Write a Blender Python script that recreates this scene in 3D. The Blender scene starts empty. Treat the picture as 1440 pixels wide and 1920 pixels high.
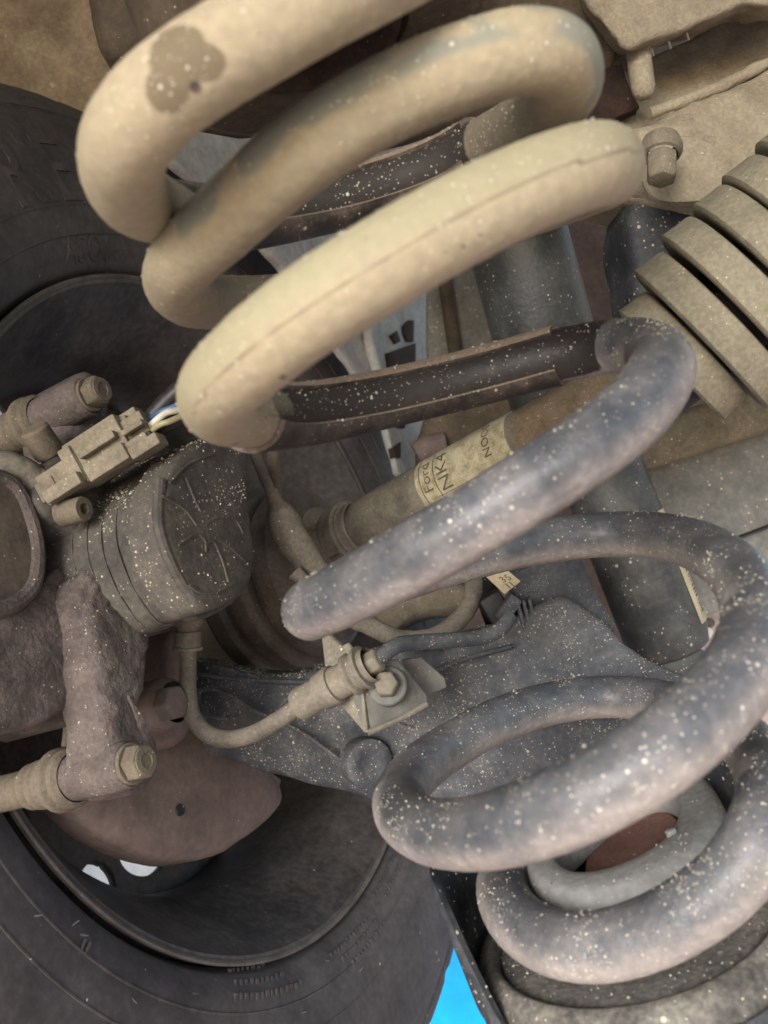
import bpy, bmesh, math, random
import numpy as np
from mathutils import Vector, Matrix, noise as mnoise
R = math.radians
random.seed(7); rng = np.random.default_rng(7)
scene = bpy.context.scene
COL = scene.collection

# ------------------------------------------------------------------ camera
FPX = 1663.0                       # focal length in pixels of the 1440x1920 photograph
ROLL = R(18.5)
CAM = Vector((0, 0, 0.95))                         # the car stands raised, wheels hanging
CR = Vector((math.cos(ROLL), 0, -math.sin(ROLL)))   # camera right
CU = Vector((math.sin(ROLL), 0, math.cos(ROLL)))    # camera up
CF = Vector((0, 1, 0))                              # camera forward
cd = bpy.data.cameras.new('camera'); cam = bpy.data.objects.new('camera', cd); COL.objects.link(cam)
m = Matrix.Identity(4)
for i in range(3):
    m[i][0] = CR[i]; m[i][1] = CU[i]; m[i][2] = -CF[i]; m[i][3] = CAM[i]
cam.matrix_world = m
cd.sensor_fit = 'VERTICAL'; cd.sensor_height = 24; cd.lens = 24 * FPX / 1920
cd.clip_start = 0.01; cd.clip_end = 200
cd.dof.use_dof = True; cd.dof.focus_distance = 0.40; cd.dof.aperture_fstop = cd.lens / 2.0
scene.camera = cam

# ------------------------------------------------------------------ world, sun, exposure
SUN_EL, SUN_AZ = R(24), R(200)     # azimuth measured from +Y clockwise: behind the camera
w = bpy.data.worlds.new('World'); scene.world = w; w.use_nodes = True
nt = w.node_tree; nt.nodes.clear()
sky = nt.nodes.new('ShaderNodeTexSky'); sky.sky_type = 'NISHITA'; sky.sun_disc = False
sky.sun_elevation = SUN_EL; sky.sun_rotation = SUN_AZ; sky.air_density = 1.0; sky.dust_density = 1.0
bg = nt.nodes.new('ShaderNodeBackground'); bg.inputs['Strength'].default_value = 0.15
wo = nt.nodes.new('ShaderNodeOutputWorld')
nt.links.new(sky.outputs[0], bg.inputs[0]); nt.links.new(bg.outputs[0], wo.inputs[0])
sd = bpy.data.lights.new('sun', 'SUN'); sd.energy = 2.6; sd.angle = R(34); sd.color = (1, .97, .95)
sun = bpy.data.objects.new('sun', sd); COL.objects.link(sun)
sdir = Vector((math.sin(SUN_AZ) * math.cos(SUN_EL), math.cos(SUN_AZ) * math.cos(SUN_EL), math.sin(SUN_EL)))
sun.rotation_euler = sdir.to_track_quat('Z', 'Y').to_euler(); sun.location = sdir * 5
scene.view_settings.view_transform = 'Standard'; scene.view_settings.look = 'None'
scene.view_settings.gamma = 1; scene.view_settings.use_curve_mapping = False
scene.view_settings.exposure = 0.95
scene.cycles.max_bounces = 6; scene.cycles.diffuse_bounces = 4

# ------------------------------------------------------------------ geometry helpers
def P(px, py, d):
    return CAM + CR * ((px - 720) / FPX * d) + CF * d + CU * ((960 - py) / FPX * d)
def D(v):                          # direction given in camera axes -> world
    return (CR * v[0] + CF * v[1] + CU * v[2]).normalized()
def pix(v):                        # world -> pixel, depth
    q = v - CAM; d = q.dot(CF)
    return 720 + q.dot(CR) / d * FPX, 960 - q.dot(CU) / d * FPX, d
def ray(px, py):
    return CR * ((px - 720) / FPX) + CF + CU * ((960 - py) / FPX)
WC = P(441.6, 1113.4, 0.5908)      # wheel centre on the rim flange plane
WN = D((math.sin(1.1201) * math.cos(.3309), -math.cos(1.1201), math.sin(1.1201) * math.sin(.3309)))  # wheel axis, inboard
def W(px, py, off=0.0):            # pixel -> point on the plane parallel to the wheel, off metres inboard
    r = ray(px, py); t = (WC + WN * off - CAM).dot(WN) / r.dot(WN)
    return CAM + r * t
def H(px, py, z):                  # pixel -> horizontal plane
    r = ray(px, py); return CAM + r * ((z - CAM.z) / r.z)
def perp(a):
    a = a.normalized(); u = Vector((0, 0, 1)) - a * a.z
    if u.length < 1e-3: u = Vector((1, 0, 0)) - a * a.x
    u.normalize(); return u, a.cross(u).normalized()

class MB:
    def __init__(s): s.v = []; s.f = []; s.mi = []
    def add(s, vs, fs, mi=0):
        o = len(s.v); s.v += [tuple(v) for v in vs]; s.f += [tuple(i + o for i in f) for f in fs]; s.mi += [mi] * len(fs); return s
    def tube(s, pts, rad, n=16, cap=True, mi=0):
        pts = [Vector(p) for p in pts]; k = len(pts)
        rr = rad if hasattr(rad, '__len__') else [rad] * k
        t0 = (pts[1] - pts[0]).normalized(); u, _ = perp(t0); vs = []
        for i in range(k):
            t = (pts[min(i + 1, k - 1)] - pts[max(i - 1, 0)]).normalized()
            u = (u - t * u.dot(t)).normalized(); v = t.cross(u)
            for j in range(n):
                a = 2 * math.pi * j / n; vs.append(pts[i] + (u * math.cos(a) + v * math.sin(a)) * rr[i])
        fs = [(i * n + j, i * n + (j + 1) % n, (i + 1) * n + (j + 1) % n, (i + 1) * n + j) for i in range(k - 1) for j in range(n)]
        if cap: fs += [tuple(range(n - 1, -1, -1)), tuple(range((k - 1) * n, k * n))]
        return s.add(vs, fs, mi)
    def lathe(s, c, axis, prof, n=64, mi=0, mod=None, a0=0, a1=2 * math.pi, loop=False):
        axis = axis.normalized(); u, v = perp(axis); vs = []; full = abs(a1 - a0 - 2 * math.pi) < 1e-6
        cols = n if full else n + 1
        for o, r in prof:
            for j in range(cols):
                a = a0 + (a1 - a0) * j / n; oo, rr = (mod(o, r, a) if mod else (o, r))
                vs.append(c + axis * oo + (u * math.cos(a) + v * math.sin(a)) * max(rr, 1e-5))
        K = len(prof); fs = []
        for i in range(K if loop else K - 1):
            i2 = (i + 1) % K
            for j in range(n):
                j2 = (j + 1) % cols
                fs.append((i * cols + j, i * cols + j2, i2 * cols + j2, i2 * cols + j))
        return s.add(vs, fs, mi)
    def slab(s, front, ext, mi=0):  # polygon in space extruded by a vector
        k = len(front); vs = list(front) + [p + ext for p in front]
        fs = [tuple(range(k)), tuple(range(2 * k - 1, k - 1, -1))] + [(i, i + k, (i + 1) % k + k, (i + 1) % k) for i in range(k)]
        return s.add(vs, fs, mi)
    def box(s, c, ax, ay, az, mi=0):
        vs = [c + ax * x + ay * y + az * z for x in (-1, 1) for y in (-1, 1) for z in (-1, 1)]
        return s.add(vs, [(0, 1, 3, 2), (4, 6, 7, 5), (0, 4, 5, 1), (2, 3, 7, 6), (0, 2, 6, 4), (1, 5, 7, 3)], mi)
    def hexa(s, c, axis, r, h, rot=0, mi=0, n=6):
        axis = axis.normalized(); u, v = perp(axis); vs = []
        for o, q in ((0, r), (h * .85, r), (h, r * .86)):
            for j in range(n):
                a = rot + 2 * math.pi * j / n; vs.append(c + axis * o + (u * math.cos(a) + v * math.sin(a)) * q)
        fs = [(i * n + j, i * n + (j + 1) % n, (i + 1) * n + (j + 1) % n, (i + 1) * n + j) for i in range(2) for j in range(n)]
        return s.add(vs, fs + [tuple(range(2 * n, 3 * n)), tuple(range(n - 1, -1, -1))], mi)
    def build(s, name, mat, parent=None, bevel=0, seg=2, smooth=35, sub=0, rough=None, label=None):
        me = bpy.data.meshes.new(name); me.from_pydata(s.v, [], s.f)
        bm = bmesh.new(); bm.from_mesh(me); bmesh.ops.recalc_face_normals(bm, faces=bm.faces)
        if bevel:
            es = [e for e in bm.edges if len(e.link_faces) == 2 and e.calc_face_angle(0) > R(28)]
            bmesh.ops.bevel(bm, geom=es, offset=bevel, segments=seg, profile=.5, affect='EDGES', clamp_overlap=True)
        if sub:
            bmesh.ops.triangulate(bm, faces=[f for f in bm.faces if len(f.verts) > 4])
            for _ in range(sub):
                L = [e for e in bm.edges if e.calc_length() > rough[2]]
                if L: bmesh.ops.subdivide_edges(bm, edges=L, cuts=1, use_grid_fill=True)
            bmesh.ops.triangulate(bm, faces=[f for f in bm.faces if len(f.verts) > 4])
        if rough:
            bm.normal_update()
            for v in bm.verts:
                h = mnoise.fractal(v.co * rough[1], .8, 2.1, 6)
                v.co += v.normal * (h * rough[0])
        bm.to_mesh(me); bm.free()
        for p in me.polygons: p.use_smooth = True
        me.set_sharp_from_angle(angle=R(smooth))
        for mm in (mat if isinstance(mat, (list, tuple)) else [mat]): me.materials.append(mm)
        o = bpy.data.objects.new(name, me); COL.objects.link(o)
        if parent:
            o.parent = parent; o.matrix_parent_inverse = ROOTINV(parent)
        if label: o['label'] = label
        return o
def ROOTINV(o):
    l = Vector((0, 0, 0)); q = o
    while q: l += q.location if q.type == 'EMPTY' else Vector((0, 0, 0)); q = q.parent
    return Matrix.Translation(-l) if o.type == 'EMPTY' else Matrix.Identity(4)
def tag(o, label, cat, group=None, kind=None):
    o['label'] = label; o['category'] = cat
    if group: o['group'] = group
    if kind: o['kind'] = kind
    return o
def thing(name, label, cat, loc, group=None):
    o = bpy.data.objects.new(name, None); COL.objects.link(o); o.location = loc; o.empty_display_size = .02
    return tag(o, label, cat, group)
def catmull(pts, n):
    a = np.array(pts, float); a = np.vstack([2 * a[0] - a[1], a, 2 * a[-1] - a[-2]])
    seg = np.linalg.norm(np.diff(a[:, :2], axis=0), axis=1) ** .5 + 1e-6
    t = np.concatenate([[0], np.cumsum(seg)]); out = []
    for q in np.linspace(t[1], t[-2], n):
        i = min(max(np.searchsorted(t, q) - 1, 1), len(t) - 3)
        p0, p1, p2, p3 = a[i - 1:i + 3]; t0, t1, t2, t3 = t[i - 1:i + 3]
        A1 = (t1 - q) / (t1 - t0) * p0 + (q - t0) / (t1 - t0) * p1; A2 = (t2 - q) / (t2 - t1) * p1 + (q - t1) / (t2 - t1) * p2
        A3 = (t3 - q) / (t3 - t2) * p2 + (q - t2) / (t3 - t2) * p3
        B1 = (t2 - q) / (t2 - t0) * A1 + (q - t0) / (t2 - t0) * A2; B2 = (t3 - q) / (t3 - t1) * A2 + (q - t1) / (t3 - t1) * A3
        out.append((t2 - q) / (t2 - t1) * B1 + (q - t1) / (t2 - t1) * B2)
    return np.array(out)
def curve(pts, n):                 # smooth world path through (px,py,depth)
    return [P(*q[:3]) for q in catmull(pts, n)]
def rounded(pts, n=60):            # smooth closed outline through pixel points
    k = len(pts); ext = list(pts[-2:]) + list(pts) + list(pts[:3]); c = catmull(ext, (k + 4) * 12 + 1)
    d = np.linalg.norm(np.diff(c, axis=0), axis=1); i0 = np.argmin(np.linalg.norm(c[:60] - np.array(pts[0], float), axis=1))
    i1 = len(c) - 90 + np.argmin(np.linalg.norm(c[-90:] - np.array(pts[0], float), axis=1)); c = c[i0:i1]
    s = np.concatenate([[0], np.cumsum(np.linalg.norm(np.diff(c, axis=0), axis=1))])
    q = np.linspace(0, s[-1], n, endpoint=False)
    return [(np.interp(x, s, c[:, 0]), np.interp(x, s, c[:, 1])) for x in q]
def dome(mb, outline, centre, up, bulge, back, rings=10, n=72, power=2.4, smooth=True, mi=0):
    """cushion-like casting: outline pixels -> up(px,py) point on its plane; bulge vector at the centre, back vector for its depth"""
    o = rounded(outline, n) if smooth else outline; n = len(o); vs = []; fs = []
    for k in range(rings + 1):
        s = 1 - (k / rings) ** 1.6 * .97
        h = (1 - s ** power) ** (1 / power)
        for x, y in o:
            vs.append(up(centre[0] + (x - centre[0]) * s, centre[1] + (y - centre[1]) * s) + bulge * h)
    base = [up(x, y) + back for x, y in o]
    vs += base
    for k in range(rings):
        for j in range(n): fs.append((k * n + j, k * n + (j + 1) % n, (k + 1) * n + (j + 1) % n, (k + 1) * n + j))
    fs.append(tuple(rings * n + j for j in range(n)))
    b = (rings + 1) * n
    for j in range(n): fs.append((j, b + j, b + (j + 1) % n, (j + 1) % n))
    fs.append(tuple(b + j for j in range(n - 1, -1, -1)))
    return mb.add(vs, fs, mi)

# ------------------------------------------------------------------ materials
def grime(name, base, dust, cover=.5, rough=.75, speck=.12, speck_size=900, speck_col=(.62, .55, .43), bump=.4,
          scale=55, metal=0.0, up=0.0, attr=False, spec=.5, contrast=.25, base_rough=None, tv=(.82, 1.1)):
    mt = bpy.data.materials.new(name); mt.use_nodes = True; t = mt.node_tree; N = t.nodes; L = t.links
    b = N['Principled BSDF']; b.inputs['Metallic'].default_value = metal; b.inputs['Specular IOR Level'].default_value = spec
    tc = N.new('ShaderNodeTexCoord')
    def noi(sc, det=5, ro=.6):
        n = N.new('ShaderNodeTexNoise'); n.inputs['Scale'].default_value = sc; n.inputs['Detail'].default_value = det
        n.inputs['Roughness'].default_value = ro; L.new(tc.outputs['Object'], n.inputs['Vector']); return n.outputs['Fac']
    def mth(op, a, bb=None, cl=False):
        n = N.new('ShaderNodeMath'); n.operation = op; n.use_clamp = cl
        for i, q in enumerate((a, bb)):
            if q is None: continue
            if isinstance(q, (int, float)): n.inputs[i].default_value = q
            else: L.new(q, n.inputs[i])
        return n.outputs[0]
    def rng_(v, lo, hi):
        n = N.new('ShaderNodeMapRange'); n.interpolation_type = 'SMOOTHSTEP'; L.new(v, n.inputs[0])
        n.inputs[1].default_value = lo; n.inputs[2].default_value = hi; return n.outputs[0]
    def mix(f, a, c):
        n = N.new('ShaderNodeMix'); n.data_type = 'RGBA'
        if isinstance(f, (int, float)): n.inputs[0].default_value = f
        else: L.new(f, n.inputs[0])
        for i, q in ((6, a), (7, c)):
            if isinstance(q, tuple): n.inputs[i].default_value = (*q[:3], 1)
            else: L.new(q, n.inputs[i])
        return n.outputs[2]
    n1 = noi(scale, 6, .62); n2 = noi(scale * 9, 4, .6); n3 = noi(scale * .27, 3, .5)
    cov = mth('ADD', mth('MULTIPLY', n1, .55), mth('ADD', mth('MULTIPLY', n2, .25), mth('MULTIPLY', n3, .2)))
    if up:
        g = N.new('ShaderNodeNewGeometry'); sx = N.new('ShaderNodeSeparateXYZ'); L.new(g.outputs['Normal'], sx.inputs[0])
        cov = mth('ADD', cov, mth('MULTIPLY', sx.outputs['Z'], up))
    off = mth('ADD', cov, cover - .5)
    if attr:
        a = N.new('ShaderNodeAttribute'); a.attribute_name = 'dust'
        off = mth('ADD', off, mth('MULTIPLY', mth('SUBTRACT', a.outputs['Fac'], .5), 1.0))
    f = rng_(off, .5 - contrast, .5 + contrast)
    if attr:
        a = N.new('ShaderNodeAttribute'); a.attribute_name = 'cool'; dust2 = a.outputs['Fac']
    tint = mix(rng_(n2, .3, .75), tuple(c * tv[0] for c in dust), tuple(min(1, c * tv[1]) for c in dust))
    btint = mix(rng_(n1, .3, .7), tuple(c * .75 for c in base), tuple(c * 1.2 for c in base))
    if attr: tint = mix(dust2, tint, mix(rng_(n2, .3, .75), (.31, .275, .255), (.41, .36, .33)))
    col = mix(f, btint, tint)
    if attr:
        for an, cc, am in (('bare_and_shade', (.020, .016, .015), .97), ('stain', (.135, .10, .055), .8), ('scuff', (.21, .235, .205), .72), ('green_cast', (.31, .295, .18), .55)):
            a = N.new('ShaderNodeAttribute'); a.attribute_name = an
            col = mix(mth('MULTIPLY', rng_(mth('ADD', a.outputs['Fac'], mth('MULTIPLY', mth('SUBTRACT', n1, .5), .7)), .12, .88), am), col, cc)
    hsp = None
    if speck:
        for sc, den, th in ((speck_size, speck, .42), (speck_size * .45, speck * .35, .36)):
            v = N.new('ShaderNodeTexVoronoi'); v.inputs['Scale'].default_value = sc; L.new(tc.outputs['Object'], v.inputs['Vector'])
            s2 = N.new('ShaderNodeSeparateColor'); L.new(v.outputs['Color'], s2.inputs[0])
            clump = rng_(n1, .38, .66)
            thr = mth('MULTIPLY', mth('MULTIPLY', clump, den), 2.0)
            on = mth('LESS_THAN', s2.outputs[0], thr)
            size = mth('MULTIPLY', s2.outputs[1], th)
            dot = mth('MULTIPLY', on, rng_(mth('SUBTRACT', size, v.outputs['Distance']), 0.0, .1))
            sc_ = mix(s2.outputs[2], tuple(c * .75 for c in speck_col), tuple(min(.9, c * 1.15) for c in speck_col))
            col = mix(mth('MULTIPLY', dot, .85), col, sc_)
            hsp = dot if hsp is None else mth('MAXIMUM', hsp, dot)
    L.new(col, b.inputs['Base Color'])
    br = base_rough if base_rough is not None else rough
    rr = N.new('ShaderNodeMapRange'); L.new(f, rr.inputs[0]); rr.inputs[3].default_value = br; rr.inputs[4].default_value = max(rough, .7)
    L.new(rr.outputs[0], b.inputs['Roughness'])
    h = mth('ADD', mth('MULTIPLY', n2, .6), mth('MULTIPLY', f, .5))
    n4 = noi(scale * 30, 2, .5); h = mth('ADD', h, mth('MULTIPLY', n4, .25))
    if hsp is not None: h = mth('ADD', h, mth('MULTIPLY', hsp, .6))
    bp = N.new('ShaderNodeBump'); bp.inputs['Strength'].default_value = bump; bp.inputs['Distance'].default_value = .0008
    L.new(h, bp.inputs['Height']); L.new(bp.outputs[0], b.inputs['Normal'])
    return mt
TAN = (.42, .35, .235); PINK = (.40, .29, .22); GREY = (.24, .235, .215)
M = {}
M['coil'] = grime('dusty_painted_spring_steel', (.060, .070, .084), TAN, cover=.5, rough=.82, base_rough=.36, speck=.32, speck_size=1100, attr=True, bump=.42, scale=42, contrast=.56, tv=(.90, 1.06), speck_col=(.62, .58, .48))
M['sleeve'] = grime('dusty_rubber_sleeve', (.03, .024, .02), (.30, .23, .175), cover=.54, rough=.6, speck=.2, speck_size=900, up=.22, bump=.4, scale=70, base_rough=.45)
M['sand'] = grime('sand_grain_stone', (.42, .375, .30), (.62, .57, .47), cover=.5, speck=0, bump=.1, scale=300)
M['tyre'] = grime('tyre_rubber', (.036, .033, .034), (.150, .135, .132), cover=.43, rough=.72, speck=.012, speck_size=500, bump=.2, scale=24, contrast=.4)
M['rim'] = grime('black_painted_wheel_steel', (.022, .021, .022), (.15, .133, .12), cover=.50, rough=.7, base_rough=.5, speck=.01, speck_size=500, bump=.12, scale=22)
M['rimlip'] = grime('worn_rim_lip', (.08, .074, .07), (.20, .175, .155), cover=.45, rough=.55, speck=0, bump=.15, scale=60)
M['cast'] = grime('muddy_casting', (.06, .049, .046), (.18, .145, .128), cover=.48, rough=.85, speck=.08, speck_size=900, bump=1.0, scale=60)
M['shell'] = grime('dusty_plastic_housing', (.045, .041, .037), (.15, .132, .108), cover=.45, rough=.75, speck=.20, speck_size=700, bump=.5, scale=45, speck_col=(.55, .48, .36))
M['plug'] = grime('dusty_grey_plug_plastic', (.14, .12, .085), (.29, .25, .18), cover=.48, rough=.8, speck=.12, speck_size=900, bump=.35, scale=80, up=.1)
M['pin'] = grime('dusty_rubber_boot', (.09, .075, .055), (.19, .155, .11), cover=.55, rough=.8, speck=.03, bump=.4, scale=90)
M['shield'] = grime('rust_brown_sheet', (.125, .09, .076), (.235, .185, .162), cover=.45, rough=.8, speck=.01, bump=.3, scale=28, contrast=.35)
M['arm'] = grime('dusty_black_arm_paint', (.036, .042, .052), (.145, .145, .148), cover=.42, rough=.75, speck=.40, speck_size=900, bump=.6, scale=50, up=.12, speck_col=(.5, .46, .38))
M['pan'] = grime('dusty_dark_pan_paint', (.022, .026, .034), (.14, .14, .135), cover=.35, rough=.6, speck=.22, speck_size=600, bump=.5, scale=50, up=.1)
M['hose'] = grime('dusty_rubber_hose', (.07, .065, .055), (.21, .18, .14), cover=.5, rough=.8, speck=.05, bump=.4, scale=80, up=.1)
M['bracket'] = grime('dusty_zinc_bracket', (.13, .122, .10), (.26, .225, .17), cover=.5, rough=.75, speck=.08, speck_size=800, bump=.4, scale=60)
M['zinc'] = grime('grey_zinc_plate', (.13, .135, .125), (.24, .225, .19), cover=.42, rough=.65, speck=.05, bump=.35, scale=45)
M['shaft'] = grime('dusty_drive_shaft', (.11, .10, .078), (.27, .24, .185), cover=.5, rough=.75, speck=.08, speck_size=900, bump=.35, scale=60)
M['bootrub'] = grime('dusty_joint_boot_rubber', (.17, .15, .115), (.36, .32, .25), cover=.5, rough=.8, speck=.05, bump=.35, scale=60)
M['shaftrust'] = grime('rusty_drive_shaft_end', (.12, .085, .05), (.26, .20, .13), cover=.5, rough=.8, speck=.1, bump=.5, scale=70)
M['label'] = grime('flaked_yellow_label', (.33, .29, .17), (.58, .53, .37), cover=.5, rough=.55, speck=.02, bump=.4, scale=160, contrast=.12)
M['ink'] = grime('faded_black_ink', (.09, .08, .055), (.30, .26, .16), cover=.38, rough=.7, speck=0, bump=.1, scale=200)
M['cream'] = grime('cream_paper_label', (.5, .43, .27), (.66, .57, .38), cover=.5, rough=.6, speck=.02, bump=.15, scale=90)
M['bell'] = grime('tan_joint_steel', (.28, .24, .18), (.40, .34, .26), cover=.45, rough=.5, base_rough=.35, speck=.01, bump=.15, scale=30)
M['ring'] = grime('dark_brown_ring', (.08, .066, .054), (.19, .155, .12), cover=.45, rough=.65, speck=.03, bump=.3, scale=50)
M['shock'] = grime('dusty_black_shock_paint', (.05, .055, .057), (.17, .168, .15), cover=.38, rough=.6, base_rough=.36, speck=.2, speck_size=620, bump=.4, scale=38)
M['bellows'] = grime('dusty_tan_bellows', (.15, .135, .095), (.30, .27, .19), cover=.56, rough=.8, speck=.08, speck_size=900, bump=.25, scale=60)
M['frame'] = grime('mud_caked_casting', (.24, .20, .145), (.46, .40, .29), cover=.52, rough=.9, speck=.05, speck_size=500, bump=1.0, scale=70, contrast=.35)
M['panelmud'] = grime('mud_caked_body_panel', (.25, .20, .145), (.50, .42, .31), cover=.5, rough=.9, speck=.05, speck_size=300, bump=1.2, scale=36, contrast=.25)
M['brown'] = grime('dark_brown_underbody', (.055, .04, .026), (.15, .115, .075), cover=.45, rough=.8, speck=.03, bump=.5, scale=40)
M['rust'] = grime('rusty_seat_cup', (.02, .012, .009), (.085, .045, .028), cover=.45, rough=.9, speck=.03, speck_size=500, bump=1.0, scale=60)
M['alu'] = grime('pale_galvanised_sheet', (.30, .31, .305), (.56, .56, .53), cover=.5, rough=.6, speck=.03, speck_col=(.2, .2, .18), bump=.4, scale=22)
M['rail'] = grime('dusty_grey_frame_paint', (.14, .145, .135), (.29, .285, .25), cover=.5, rough=.7, speck=.16, speck_size=420, bump=.45, scale=34)
M['olive'] = grime('olive_dust_flange', (.11, .095, .06), (.26, .225, .15), cover=.5, rough=.8, speck=.12, bump=.5, scale=50)
M['bump'] = grime('grey_bump_stop_rubber', (.24, .245, .24), (.38, .375, .355), cover=.5, rough=.6, speck=.08, speck_size=700, bump=.3, scale=40, up=.1, speck_col=(.7, .68, .62))
M['padrub'] = grime('dusty_pad_rubber', (.03, .029, .028), (.33, .30, .255), cover=.37, rough=.75, speck=.2, speck_size=800, bump=.5, scale=55, up=.16)
M['redcap'] = grime('red_brown_cup_bottom', (.20, .085, .065), (.32, .17, .13), cover=.5, rough=.7, speck=.04, bump=.3, scale=60)
M['pink'] = grime('pale_pink_undertray', (.46, .36, .34), (.62, .51, .48), cover=.5, rough=.6, speck=.01, bump=.15, scale=25)
M['black'] = grime('black_rubber', (.012, .012, .013), (.05, .047, .042), cover=.3, rough=.6, speck=.03, bump=.4, scale=60)
M['ground'] = grime('pinkish_concrete', (.44, .325, .28), (.56, .42, .37), cover=.5, rough=.9, speck=.05, speck_size=120, bump=.4, scale=6)
M['blue'] = grime('bright_blue_plastic', (0.0, .38, .88), (0.0, .40, .92), cover=.5, rough=.5, speck=0, bump=.03, scale=5)
M['white'] = grime('plain_white_paint', (.80, .82, .81), (.84, .85, .84), cover=.5, rough=.8, speck=0, bump=.1, scale=6)
for k_, c_ in (('wire_blue', (.05, .10, .19)), ('wire_white', (.55, .54, .46)), ('wire_yellow', (.30, .28, .16)), ('wire_black', (.02, .02, .02))):
    M[k_] = grime(k_ + '_insulation', c_, tuple(min(.8, q * 1.3 + .02) for q in c_), cover=.35, rough=.45, speck=.03, bump=.1, scale=120)

def scatter(name, parent, objs, count, size, upmin=-.2, upw=1.5, keep=None, seed=1):
    """loose sand lying on the given meshes: one mesh of small irregular grains"""
    rg = np.random.default_rng(seed); mb = MB()
    octa = np.array([(1, 0, 0), (-1, 0, 0), (0, 1, 0), (0, -1, 0), (0, 0, 1), (0, 0, -1)], float)
    of = [(0, 2, 4), (2, 1, 4), (1, 3, 4), (3, 0, 4), (2, 0, 5), (1, 2, 5), (3, 1, 5), (0, 3, 5)]
    C = []; Nn = []; A = []
    for o in objs:
        me = o.data
        for p in me.polygons:
            nz = p.normal.z
            if nz < upmin: continue
            c = p.center
            if (c - CAM).dot(p.normal) > 0: continue
            q = pix(c)
            if not (-30 < q[0] < 1470 and -30 < q[1] < 1950): continue
            k = 1.0 if keep is None else keep(q[0], q[1], c)
            if k <= 0: continue
            cl = max(0, mnoise.noise(c * 70) + .30) ** 2.6 * 1.6 + .03
            C.append([tuple(me.vertices[i].co) for i in (p.vertices[0], p.vertices[1], p.vertices[2])] + [tuple(me.vertices[p.vertices[-1]].co)])
            Nn.append(tuple(p.normal)); A.append(p.area * k * cl * max(.03, .35 + nz * upw))
    if not A: return
    A = np.array(A); C = np.array(C); idx = rg.choice(len(A), size=count, p=A / A.sum())
    for i in idx:
        a, b2 = rg.random(2); q = C[i]; p = q[0] + (q[1] - q[0]) * a + (q[3] - q[0]) * b2
        s = size * (0.28 + rg.random() ** 4 * 1.6); V = octa * (s * (.6 + .6 * rg.random((6, 1)))) * (.8 + .5 * rg.random(3)) + rg.normal(0, s * .15, (6, 3))
        mb.add(V + p + np.array(Nn[i]) * s * .3, of)
    o = mb.build(name, M['sand'], parent, smooth=60); o['kind'] = 'stuff'; return o

# ================================================================== SETTING
g = MB().slab([Vector((-30, -30, 0)), Vector((30, -30, 0)), Vector((30, 30, 0)), Vector((-30, 30, 0))], Vector((0, 0, -.3))).build('ground', M['ground'])
g['kind'] = 'structure'

# ================================================================== COIL SPRING
WIRE = .009
cp = [  # px, py, apparent wire width in px (gives the distance)
 (900, -150, 150), (720, -60, 172), (600, -2, 178), (480, 66, 178), (380, 125, 178), (290, 192, 176), (238, 262, 170), (228, 318, 158), (252, 372, 142),
 (330, 402, 116), (430, 412, 104), (560, 392, 98), (700, 358, 96), (830, 312, 98), (930, 262, 104), (1020, 208, 118), (1062, 160, 136),
 (1050, 110, 148), (985, 96, 152), (900, 116, 154), (800, 152, 154), (700, 200, 154), (600, 262, 154), (500, 340, 148), (415, 420, 140), (345, 486, 130), (326, 530, 118),
 (352, 560, 106), (430, 566, 96), (560, 556, 90), (720, 512, 88), (880, 442, 92), (1010, 386, 100), (1108, 342, 114), (1140, 318, 136),
 (1136, 306, 152), (1055, 326, 162), (940, 374, 168), (830, 430, 172), (720, 494, 174), (620, 556, 174), (530, 618, 170), (455, 682, 162), (405, 735, 150), (408, 765, 136),
 (470, 780, 118), (560, 778, 106), (680, 757, 98), (800, 730, 96), (920, 700, 96), (1040, 668, 98), (1140, 650, 102), (1210, 652, 108),
 (1244, 682, 124), (1215, 742, 134), (1150, 805, 138), (1070, 862, 140), (980, 920, 140), (880, 982, 138), (780, 1040, 134), (690, 1090, 128), (620, 1126, 120), (578, 1146, 112),
 (585, 1148, 104), (650, 1118, 95), (760, 1080, 89), (880, 1045, 86), (1000, 1017, 85), (1120, 1003, 84), (1230, 1004, 88), (1320, 1028, 98), (1390, 1082, 114), (1420, 1160, 132),
 (1400, 1240, 146), (1350, 1310, 152), (1270, 1384, 157), (1180, 1448, 158), (1080, 1502, 156), (980, 1542, 148), (890, 1562, 136), (810, 1560, 122), (760, 1534, 110), (748, 1500, 102),
 (775, 1452, 95), (840, 1402, 88), (930, 1352, 83), (1040, 1317, 79), (1150, 1306, 78), (1260, 1320, 83), (1350, 1356, 94), (1420, 1416, 112), (1446, 1490, 128),
 (1424, 1570, 134), (1370, 1648, 134), (1290, 1712, 132), (1200, 1756, 129), (1110, 1776, 125), (1020, 1762, 118), (958, 1712, 108), (942, 1655, 99), (965, 1600, 92), (1030, 1550, 86), (1110, 1520, 83)]
cs = catmull([(a, b, math.log(2 * WIRE * FPX / c)) for a, b, c in cp], 1500)
kern = np.exp(-np.linspace(-2, 2, 41) ** 2); kern /= kern.sum()
for c_ in range(3):
    kk = kern if c_ == 2 else np.exp(-np.linspace(-2, 2, 17) ** 2) / np.exp(-np.linspace(-2, 2, 17) ** 2).sum()
    h_ = len(kk) // 2
    cs[:, c_] = np.convolve(np.pad(cs[:, c_], h_, mode='edge'), kk, mode='valid')
path = [P(a, b, math.exp(c)) for a, b, c in cs]
sp = thing('coil_spring', 'large dusty coil spring, tan with mud above and blue-black below, across the whole view', 'coil spring', P(1150, 1650, .28))
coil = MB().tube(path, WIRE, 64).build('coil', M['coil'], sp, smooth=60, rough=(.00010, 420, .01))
me = coil.data; nv = len(me.vertices)
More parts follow.
